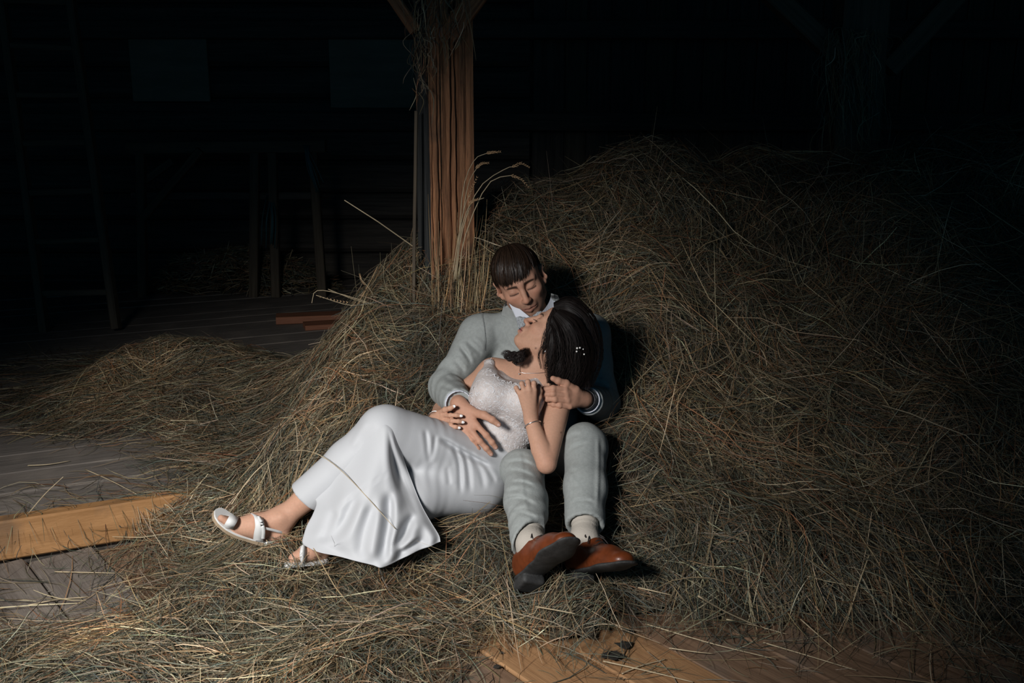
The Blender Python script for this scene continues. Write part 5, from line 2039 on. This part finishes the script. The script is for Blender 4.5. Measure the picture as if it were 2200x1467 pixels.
    rows = rows[:2] + [[(q[0], q[1], q[2] + push[j]) for j, q in enumerate(row)] for row in rows[2:]]
    sfm = FrontMap(np.array([v.co for v in skirt.data.vertices]))
    def flp(q):
        if q[2] > 1.5:
            return P(*q)
        w = sfm(q[0], q[1])
        return P(q[0], q[1], (2.80 if w is None else w[1]) + (.012 if q[2] == 0 else -.006))
    ctl3 = np.array([[flp(q) for q in row] for row in rows])
    nu, nv = 110, 70
    gv = np.stack([catmull(ctl3[:, j], nv) for j in range(ctl3.shape[1])], 1)       # nv, 9, 3
    S3 = np.stack([catmull(gv[i], nu) for i in range(nv)], 0)                        # nv, nu, 3
    uu, vv = np.meshgrid(np.linspace(0, 1, nu), np.linspace(0, 1, nv))
    fold = .010 * vv ** 1.2 * np.sin(uu * 15.5 + 1.2 * np.sin(vv * 3.0) + .6) + .004 * vv * np.sin(uu * 33 + vv * 5)
    S3 = S3 - CAM_F * fold[..., None] * .9
    S3[..., 2] = np.maximum(S3[..., 2], hay_z(S3[..., 0].ravel(), S3[..., 1].ravel()).reshape(nv, nu) + .004)
    top = S3.reshape(-1, 3)
    bot = (S3 + CAM_F * .004).reshape(-1, 3)
    i, j = np.meshgrid(np.arange(nv - 1), np.arange(nu - 1), indexing='ij')
    Q = np.stack([i * nu + j, i * nu + j + 1, (i + 1) * nu + j + 1, (i + 1) * nu + j], 2).reshape(-1, 4)
    N = nv * nu
    rim = [k for k in range(nu)], [(nv - 1) * nu + k for k in range(nu)], [k * nu for k in range(nv)], [k * nu + nu - 1 for k in range(nv)]
    RQ = []
    for li in rim:
        RQ += [[li[q], li[q + 1], li[q + 1] + N, li[q] + N] for q in range(len(li) - 1)]
    Q = np.concatenate([Q, Q[:, ::-1] + N, np.array(RQ)])
    fl = link('dress_flounce', np_mesh('dress_flounce', np.concatenate([top, bot]), Q), M_DRESS, woman, True)
    crease(fl, [([(847, 1009), (784, 1047), (723, 1092)], .003, 2.2, .001), ([(772, 1056), (738, 1120), (702, 1172)], .016, 13, .012), ([(835, 1050), (833, 1130), (818, 1216)], .028, 11, .020),
                ([(802, 1076), (782, 1140), (772, 1206)], .014, 13, .010), ([(892, 1100), (868, 1145), (845, 1186)], .022, 10, .016), ([(850, 1192), (880, 1176), (914, 1156)], .014, 8, .010),
                ([(722, 1090), (706, 1130), (688, 1170)], .010, 10, .008)], reach=.12)
    fl['label'] = 'flared hem of the white dress spread on the hay'

    # necklace and bracelet
    mb = MB()
    nk = [(1118, 776), (1117, 790), (1119, 800), (1140, 801.5), (1160, 801), (1178, 799.5)]
    vb = np.array([v.co for v in body.data.vertices])
    def on_skin(px, py, off=.0016):
        d = P(px, py, 3.0) - np.array([0, 0, CAM_H])
        d = unit(d)
        q = vb - np.array([0, 0, CAM_H])
        t = q @ d
        dist = np.linalg.norm(q - t[:, None] * d, axis=1)
        c = np.nonzero(dist < .006)[0]
        if len(c) == 0:
            return P(px, py, 3.08)
        return np.array([0, 0, CAM_H]) + d * (t[c].min() + .002 - off * 2)
    mb.tube(catmull([on_skin(*q) for q in nk], 30), .0008, 5)
    mb.ball(on_skin(1115, 803, .003), .0030, 6)
    mb.build('necklace', M_SILVER, woman, True)
    for wr_, el_, off, nm in ((w_wr['L'], w_el['L'], .10, 'bracelet'), (w_wr['R'], w_el['R'], .06, 'bracelet')):
        d = unit(wr_ - el_)
        u = unit(np.cross(d, (0, 0, 1)))
        v = np.cross(d, u)
        c = wr_ - d * np.linalg.norm(wr_ - el_) * off
        mb = MB()
        mb.tube([c + .0262 * (u * math.cos(a) + v * math.sin(a)) for a in np.linspace(0, 2 * math.pi, 33)], .0019, 6)
        mb.build(nm, M_SILVER, woman, True)

    # ---------------- sandals
    so = [P(600, 1170, 2.80), P(572, 1166, 2.785), P(540, 1160, 2.775), P(510, 1149, 2.765), P(480, 1130, 2.760), P(454, 1108, 2.758)]
    so = catmull(so, 40)
    wid = np.interp(np.linspace(0, 1, 40), [0, .12, .45, .75, .88, .95, .985, 1], [.026, .030, .029, .037, .034, .026, .015, .004])
    across = unit(np.array([.06, 1.0, .18]))
    T = np.gradient(so, axis=0)
    sandal = None
    for nm, m, t0, t1 in (('sandal', M_SANDAL, .0, .005), ('sandal_sole', M_SANDSOLE, -.010, .0)):
        v, f = [], []
        for i in range(40):
            tt = unit(T[i])
            n = unit(np.cross(tt, across))
            if n[2] < 0:
                n = -n
            c = so[i] + across * .028
            base_t = t0 - (.010 * math.exp(-((i - 3) / 8) ** 2) if nm == 'sandal_sole' else 0)
            v += [c - across * wid[i] + n * base_t, c - across * wid[i] + n * t1, c + across * wid[i] + n * t1, c + across * wid[i] + n * base_t]
        for i in range(39):
            for k in range(4):
                k2 = (k + 1) % 4
                f.append([i * 4 + k, i * 4 + k2, (i + 1) * 4 + k2, (i + 1) * 4 + k])
        f += [[0, 1, 2, 3], [159, 158, 157, 156]]
        o = link(nm, np_mesh(nm, v, f), m, woman if sandal is None else sandal, False)
        if sandal is None:
            sandal = o
            o['label'] = 'white leather sandal with tan sole on the outstretched foot'

    def strap(path, w, nm='strap', par=None):
        c = catmull(path, 20)
        T = np.gradient(c, axis=0)
        v, f = [], []
        for i in range(20):
            t = unit(T[i])
            fa = unit(P(478, 1109, 2.775) - P(601, 1150, 2.82))
            if abs(t @ fa) > .6:
                fa = np.array([0, 0, 1.0])
            sd = unit(fa - t * (t @ fa))
            n = unit(np.cross(sd, t))
            if n @ (-CAM_F + np.array([0, 0, .6])) < 0:
                n = -n
            ww = w if np.isscalar(w) else np.interp(i / 19, np.linspace(0, 1, len(w)), w)
            v += [c[i] - sd * ww / 2, c[i] - sd * ww / 2 + n * .0025, c[i] + sd * ww / 2 + n * .0025, c[i] + sd * ww / 2]
        for i in range(19):
            for k in range(4):
                k2 = (k + 1) % 4
                f.append([i * 4 + k, i * 4 + k2, (i + 1) * 4 + k2, (i + 1) * 4 + k])
        return link(nm, np_mesh(nm, v, f), M_SANDAL, par or sandal, True)
    strap([P(490, 1133, 2.745), P(494, 1126, 2.735), P(500, 1116, 2.745), P(503, 1109, 2.775), P(502, 1109, 2.81)], .028)
    strap([P(555, 1160, 2.765), P(556, 1146, 2.752), P(558, 1130, 2.748), P(555, 1114, 2.758), P(549, 1107, 2.785), P(546, 1108, 2.82)], (.030, .028, .026, .027, .028))
    strap([P(565, 1156, 2.756), P(566, 1140, 2.748), P(562, 1122, 2.748), P(556, 1110, 2.765)], .010)
    strap([P(567, 1134, 2.752), P(585, 1138, 2.770), P(603, 1143, 2.790), P(614, 1147, 2.815)], .0075)
    s = SDF(P(588, 1165, 2.80) - .06, P(588, 1165, 2.80) + .06, .003)
    s.cone(P(575, 1166, 2.79), P(600, 1168, 2.805), .012, .014, 0)
    s.build('heel_cup', M_SANDAL, sandal)
    s = SDF(P(655, 1198, 2.72) - .1, P(655, 1198, 2.72) + .1, .0035)
    s.cone(P(690, 1206, 2.745), P(626, 1212, 2.685), .024, .024, 0, flat=((0, 0, 1), .3))
    s.cone(P(652, 1190, 2.705), P(645, 1194, 2.735), .029, .029, .004, flat=((1, 0, 0), .35))
    s.build('sandal', M_SANDAL, woman)['label'] = 'white sandal half buried in the hay'

    for k in 'RL':
        KEEP_OUT.extend([(w_hip[k], w_kn[k], .11, .078), (w_kn[k], w_an[k], .07, .036), (w_sh[k], w_el[k], .05, .04), (w_el[k], w_wr[k], .04, .03)])
    KEEP_OUT.extend([(w_pel, w_chest, .145, .12), (HW, HW, .12, .12), (w_wr['R'], P(990, 905, 2.95), .035, .025), (w_an['R'], P(470, 1112, 2.775), .04, .035),
                     (P(720, 1150, 2.68), P(860, 1150, 2.65), .03, .03), (P(760, 1080, 2.72), P(850, 1080, 2.70), .04, .04), (P(690, 1160, 2.68), P(900, 1150, 2.66), .012, .012)])


build_woman()

# ================================================================== single stalks, grasses, leaves
M_STRAW = mat('pale_straw', (.46, .37, .24), .55, noise=(30, .2), spec=.3)
M_SEED = mat('seed_head', (.42, .27, .15), .7, noise=(80, .3), spec=.2)
M_LEAF = mat('dark_dry_leaf', (.02, .017, .014), .8)
M_GREEN = mat('dried_green_leaf', (.13, .145, .085), .8, noise=(60, .3))


def blade_tube(pts, r, n=5):
    return MB().tube(catmull(pts, 12), np.linspace(r, r * .55, 12), n)


def rest(px, py, lift=.004):
    """point on whatever lies there: board or hay"""
    z = 0.0
    for _ in range(6):
        p = PZ(px, py, z + lift)
        z = float(hay_z(p[0], p[1])[0])
    return p


def seed_head(path, parent, size=.006):
    mb = MB()
    c = catmull(path, 9)
    for i, q in enumerate(c):
        t = unit(np.gradient(c, axis=0)[i])
        for sg in (-1, 1):
            d = unit(t + sg * .5 * unit(np.cross(t, CAM_F)) + RNG.normal(0, .15, 3))
            k = size * (1 - .4 * i / 8)
            mb.ball(q + d * k, 1.0, 4, (k * .3, k * .3, k), np.stack([unit(np.cross(d, (1, .3, .2))), np.cross(d, unit(np.cross(d, (1, .3, .2)))), d], 1))
    return mb.build('seed_head', M_SEED, parent, True)


def build_details():
    pile = bpy.data.objects['hay_pile']
    # tall grasses with seed heads growing out of the hay at the post
    GY = 3.64
    lab = 'tall dry grass stalk with a drooping seed head beside the cracked post'
    for path, sd in ((((975, 600), (985, 525), (995, 406), (1019, 344), (1047, 329)), ((1045, 330), (1058, 327), (1073, 326))),
                     (((980, 600), (992, 501), (1028, 406), (1085, 363), (1112, 358)), ((1100, 359), (1118, 351), (1135, 358))),
                     (((985, 610), (997, 515), (1045, 400), (1095, 377), (1112, 382)), ((1098, 377), (1118, 384), (1134, 400))),
                     (((970, 610), (983, 520), (998, 445), (1008, 420)), ((1006, 425), (1014, 404), (1024, 382))),
                     (((978, 600), (990, 500), (1010, 440), (1040, 425)), ((1006, 440), (1016, 432), (1026, 428))),
                     (((976, 605), (988, 510), (1005, 400), (1030, 352)), ((1022, 362), (1034, 352), (1048, 350)))):
        base = P(*path[0], GY)
        t = empty('grass_stalk', base, lab, 'grass stalk', 'seed grasses beside the post')
        pts = [P(px, py, GY - .02 * i) for i, (px, py) in enumerate(path)]
        blade_tube(pts, .0022).build('stem', M_STRAW, t, True)
        seed_head([P(px, py, GY - .02 * (len(path) - 1)) for px, py in sd], t)
    lab = 'curling dry grass stem sticking out of the hay above the red boards'
    for path, sd in ((((822, 668), (806, 657), (757, 642), (705, 621)), None), (((822, 666), (806, 655), (722, 629), (679, 625), (670, 651)), None),
                     (((822, 664), (800, 653), (748, 655), (679, 634)), ((748, 650), (720, 645), (690, 638))), (((812, 672), (800, 630), (774, 597)), ((785, 612), (776, 600), (773, 590)))):
        base = P(*path[0], 3.80)
        t = empty('grass_stalk', base, lab, 'grass stalk', 'curling grasses left of the post')
        blade_tube([P(px, py, 3.80 - .03 * i) for i, (px, py) in enumerate(path)], .0021).build('stem', M_STRAW, t, True)
        if sd:
            seed_head([P(px, py, 3.80 - .03 * (len(path) - 1.5)) for px, py in sd], t, .005)
    o = MB().tube([P(740, 430, 3.60), P(812, 476, 3.68), P(893, 533, 3.76), P(910, 548, 3.78)], [.0016, .0022, .0024, .0024], 6).build('straw_stalk', M_STRAW, None, True)
    tag(o, 'single long straw jutting out to the dark side from the hay at the post', 'straw')

    # single straws that can be picked out on the floors
    groups = {
        'pale straw lying loose on the grey raised floor': [((21, 928), (172, 939)), ((144, 900), (235, 902)), ((0, 836), (57, 828)), ((212, 861), (395, 920)), ((366, 903), (491, 908)), ((183, 1008), (293, 1061)), ((330, 926), (430, 962)), ((60, 1000), (150, 990))],
        'pale straw lying loose on the lower floor in front of the edge timber': [((118, 1228), (248, 1231)), ((269, 1259), (355, 1267)), ((280, 1314), (340, 1424)), ((60, 1300), (190, 1282)), ((20, 1390), (170, 1420)), ((380, 1285), (520, 1300))],
        'straw lying loose on the bare boards in front of the brown shoes': [((1151, 1303), (1236, 1318)), ((1296, 1420), (1489, 1465)), ((1371, 1262), (1442, 1278)), ((1336, 1447), (1431, 1416)), ((1438, 1392), (1531, 1404)), ((1387, 1340), (1667, 1416)), ((1098, 1345), (1162, 1371)),
                                                                            ((1560, 1330), (1690, 1362)), ((1640, 1380), (1840, 1440)), ((1500, 1280), (1640, 1350)), ((1720, 1330), (1800, 1400))],
        'pale straw lying on the hay beside the white sandals': [((470, 1165), (554, 1217)), ((415, 1034), (504, 1063)), ((590, 1225), (700, 1255)), ((440, 1215), (430, 1300))]}
    for lab, segs in groups.items():
        for (a, b) in segs:
            m = ((a[0] + b[0]) / 2 + RNG.normal(0, 3), (a[1] + b[1]) / 2 + RNG.normal(0, 2))
            pts = [rest(*a, .006), rest(*m, .008), rest(*b, .006)]
            st = blade_tube(pts, .0021 + .0006 * RNG.random()).build('straw_stalk', M_STRAW, None, True)
            tag(st, lab, 'straw', lab.replace('lying loose ', '').replace('lying ', ''))
    # upright straw caught on the edge timber
    a, b = rest(60, 1104), P(136, 1024, 2.98)
    tag(blade_tube([a, (a + b) / 2 + (0, 0, .006), b], .0020).build('straw_stalk', M_STRAW, None, True), 'straw leaning up off the top edge of the orange timber', 'straw')

    # a long grass stem lying across the skirt
    vs = []
    for o in bpy.data.objects:
        if o.name in ('dress_skirt', 'dress_flounce'):
            a = np.zeros(len(o.data.vertices) * 3)
            o.data.vertices.foreach_get('co', a)
            vs.append(a.reshape(-1, 3))
    dfm = FrontMap(np.concatenate(vs))
    pts = []
    for px, py in catmull(np.array([(498, 1083), (540, 1020), (590, 978), (640, 965), (690, 975), (745, 1020), (800, 1080), (850, 1136)], float), 26):
        w = dfm(px, py, .004)
        if w is None or px < 700:
            q = rest(px, py, .03)
            w = q if w is None else (w if w[1] < q[1] else q)
        pts.append(w)
    pts = np.array(pts)
    for _ in range(5):
        pts[1:-1] = (pts[:-2] + pts[1:-1] * 2 + pts[2:]) / 4
    tag(MB().tube(pts - CAM_F * .002, np.linspace(.0018, .0009, len(pts)), 5).build('grass_stalk', M_STRAW, None, True), 'long thin grass stem arching over the hay and across the white skirt', 'grass stalk')

    # dark leaf scraps on the boards
    for i, (px, py, w) in enumerate(((1342, 1386, .030), (1318, 1410, .034), (1352, 1358, .020), (1068, 1434, .012), (1078, 1404, .008))):
        c = rest(px, py, .002)
        n = 11
        ang = np.linspace(0, 2 * math.pi, n, endpoint=False)
        rad = w * (.55 + .45 * RNG.random(n))
        top = [c + (rad[k] * math.cos(q), rad[k] * .8 * math.sin(q), .002 + .004 * RNG.random()) for k, q in enumerate(ang)]
        v = top + [p - np.array([0, 0, .002]) for p in top] + [c + (0, 0, .005), c]
        f = [[k, (k + 1) % n, 2 * n] for k in range(n)] + [[n + (k + 1) % n, n + k, 2 * n + 1] for k in range(n)] + [[k, n + k, n + (k + 1) % n, (k + 1) % n] for k in range(n)]
        o = link('dry_leaf', np_mesh('dry_leaf', v, f), M_LEAF)
        tag(o, 'dark crumpled leaf scrap lying on the bare floor boards', 'leaf', 'leaf scraps on the boards')

    # upright stems leaning against the foot of the post
    r = np.random.default_rng(31)
    n, m = 95, 8
    cur = np.zeros((n, m, 3))
    for i in range(n):
        x0 = 930 + 110 * r.random()
        y0 = 640 + 90 * r.random()
        x1 = x0 + r.normal(6, 14)
        top = y0 - (60 + 190 * r.random() ** 1.3)
        Y0 = 3.58 + .05 * r.random()
        cur[i] = catmull([P(x0, y0, Y0), P((x0 + x1) / 2 + r.normal(0, 5), (y0 + top) / 2, Y0 + .03), P(x1 + r.normal(0, 4), top, Y0 + .06 + .03 * r.random())], m)
    cols = hay_color(n, 'straw', r) * np.array((.95, .85, .72))
    V, Q, C = strands(cur, np.broadcast_to(-CAM_F, cur.shape) + r.normal(0, .4, (n, 1, 3)), .0013 + .0016 * r.random(n), cols)
    o = link('standing_stems', np_mesh('standing_stems', V, Q, C), M_HAY, pile)
    o['kind'] = 'stuff'

    # hay caught on the posts and braces, hanging down
    def hang(parent, n, x0, x1, ytop, ybot, Y, jit, lenr, kind):
        m = 8
        cur = np.zeros((n, m, 3))
        for i in range(n):
            x = x0 + (x1 - x0) * r.random()
            y = ytop + (ybot - ytop) * r.random() ** 1.5
            l = lenr[0] + (lenr[1] - lenr[0]) * r.random() ** 2
            a = r.normal(0, .45)
            p0 = np.array([x, y])
            p1 = p0 + l * .5 * np.array([math.sin(a), math.cos(a)]) + r.normal(0, jit, 2)
            p2 = p0 + l * np.array([math.sin(a * .4), math.cos(a * .4)]) + r.normal(0, jit, 2)
            yy = Y + r.normal(0, .015)
            cur[i] = catmull([P(*p0, yy), P(*p1, yy - .012), P(*p2, yy + r.normal(0, .01))], m)
        C0 = hay_color(n, kind, r)
        V, Q, C = strands(cur, np.broadcast_to(-CAM_F, cur.shape) + r.normal(0, .5, (n, 1, 3)), .0014 + .002 * r.random(n), C0)
        o = link('hanging_hay', np_mesh('hanging_hay', V, Q, C), M_HAY, parent)
        o['kind'] = 'stuff'
    hang(post, 150, 885, 1000, -40, 80, 3.66, 9, (30, 110), 'brown')
    hang(post, 45, 885, 922, 80, 200, 3.67, 8, (40, 110), 'brown')
    hang(post2, 320, 1770, 1890, 60, 260, 4.86, 8, (40, 150), 'brown')

    # small far heap of hay by the trestle
    hp = empty('hay_heap', (P(500, 560, 7.2)[0], 7.2, PLAT), 'small dim heap of hay on the floor behind the trestle legs', 'hay heap')
    n, m = 2600, 5
    cx, cy = P(510, 540, 7.15)[:2]
    rr, aa = np.sqrt(r.random(n)), r.random(n) * 6.28
    x, y = cx + rr * np.cos(aa) * .72, cy + rr * np.sin(aa) * .2
    z = PLAT + .30 * (1 - rr ** 2) + .01
    d = r.normal(0, 1, (n, 3)) * (1, .6, .25)
    d /= np.linalg.norm(d, axis=1)[:, None]
    L = .08 + .15 * r.random(n)
    t = np.linspace(-.5, .5, m)
    cur = np.stack([x, y, z], 1)[:, None] + d[:, None] * (L[:, None] * t)[..., None]
    cur[..., 2] = np.maximum(cur[..., 2] - .25 * (t ** 2)[None] * L[:, None], PLAT + .004)
    V, Q, C = strands(cur, np.broadcast_to((0, -.6, .8), cur.shape) + r.normal(0, .3, (n, 1, 3)), .004 + .003 * r.random(n), hay_color(n, 'mix', r))
    o = link('hay_blades', np_mesh('hay_blades', V, Q, C), M_HAY, hp)
    o['kind'] = 'stuff'

build_hay()
build_details()
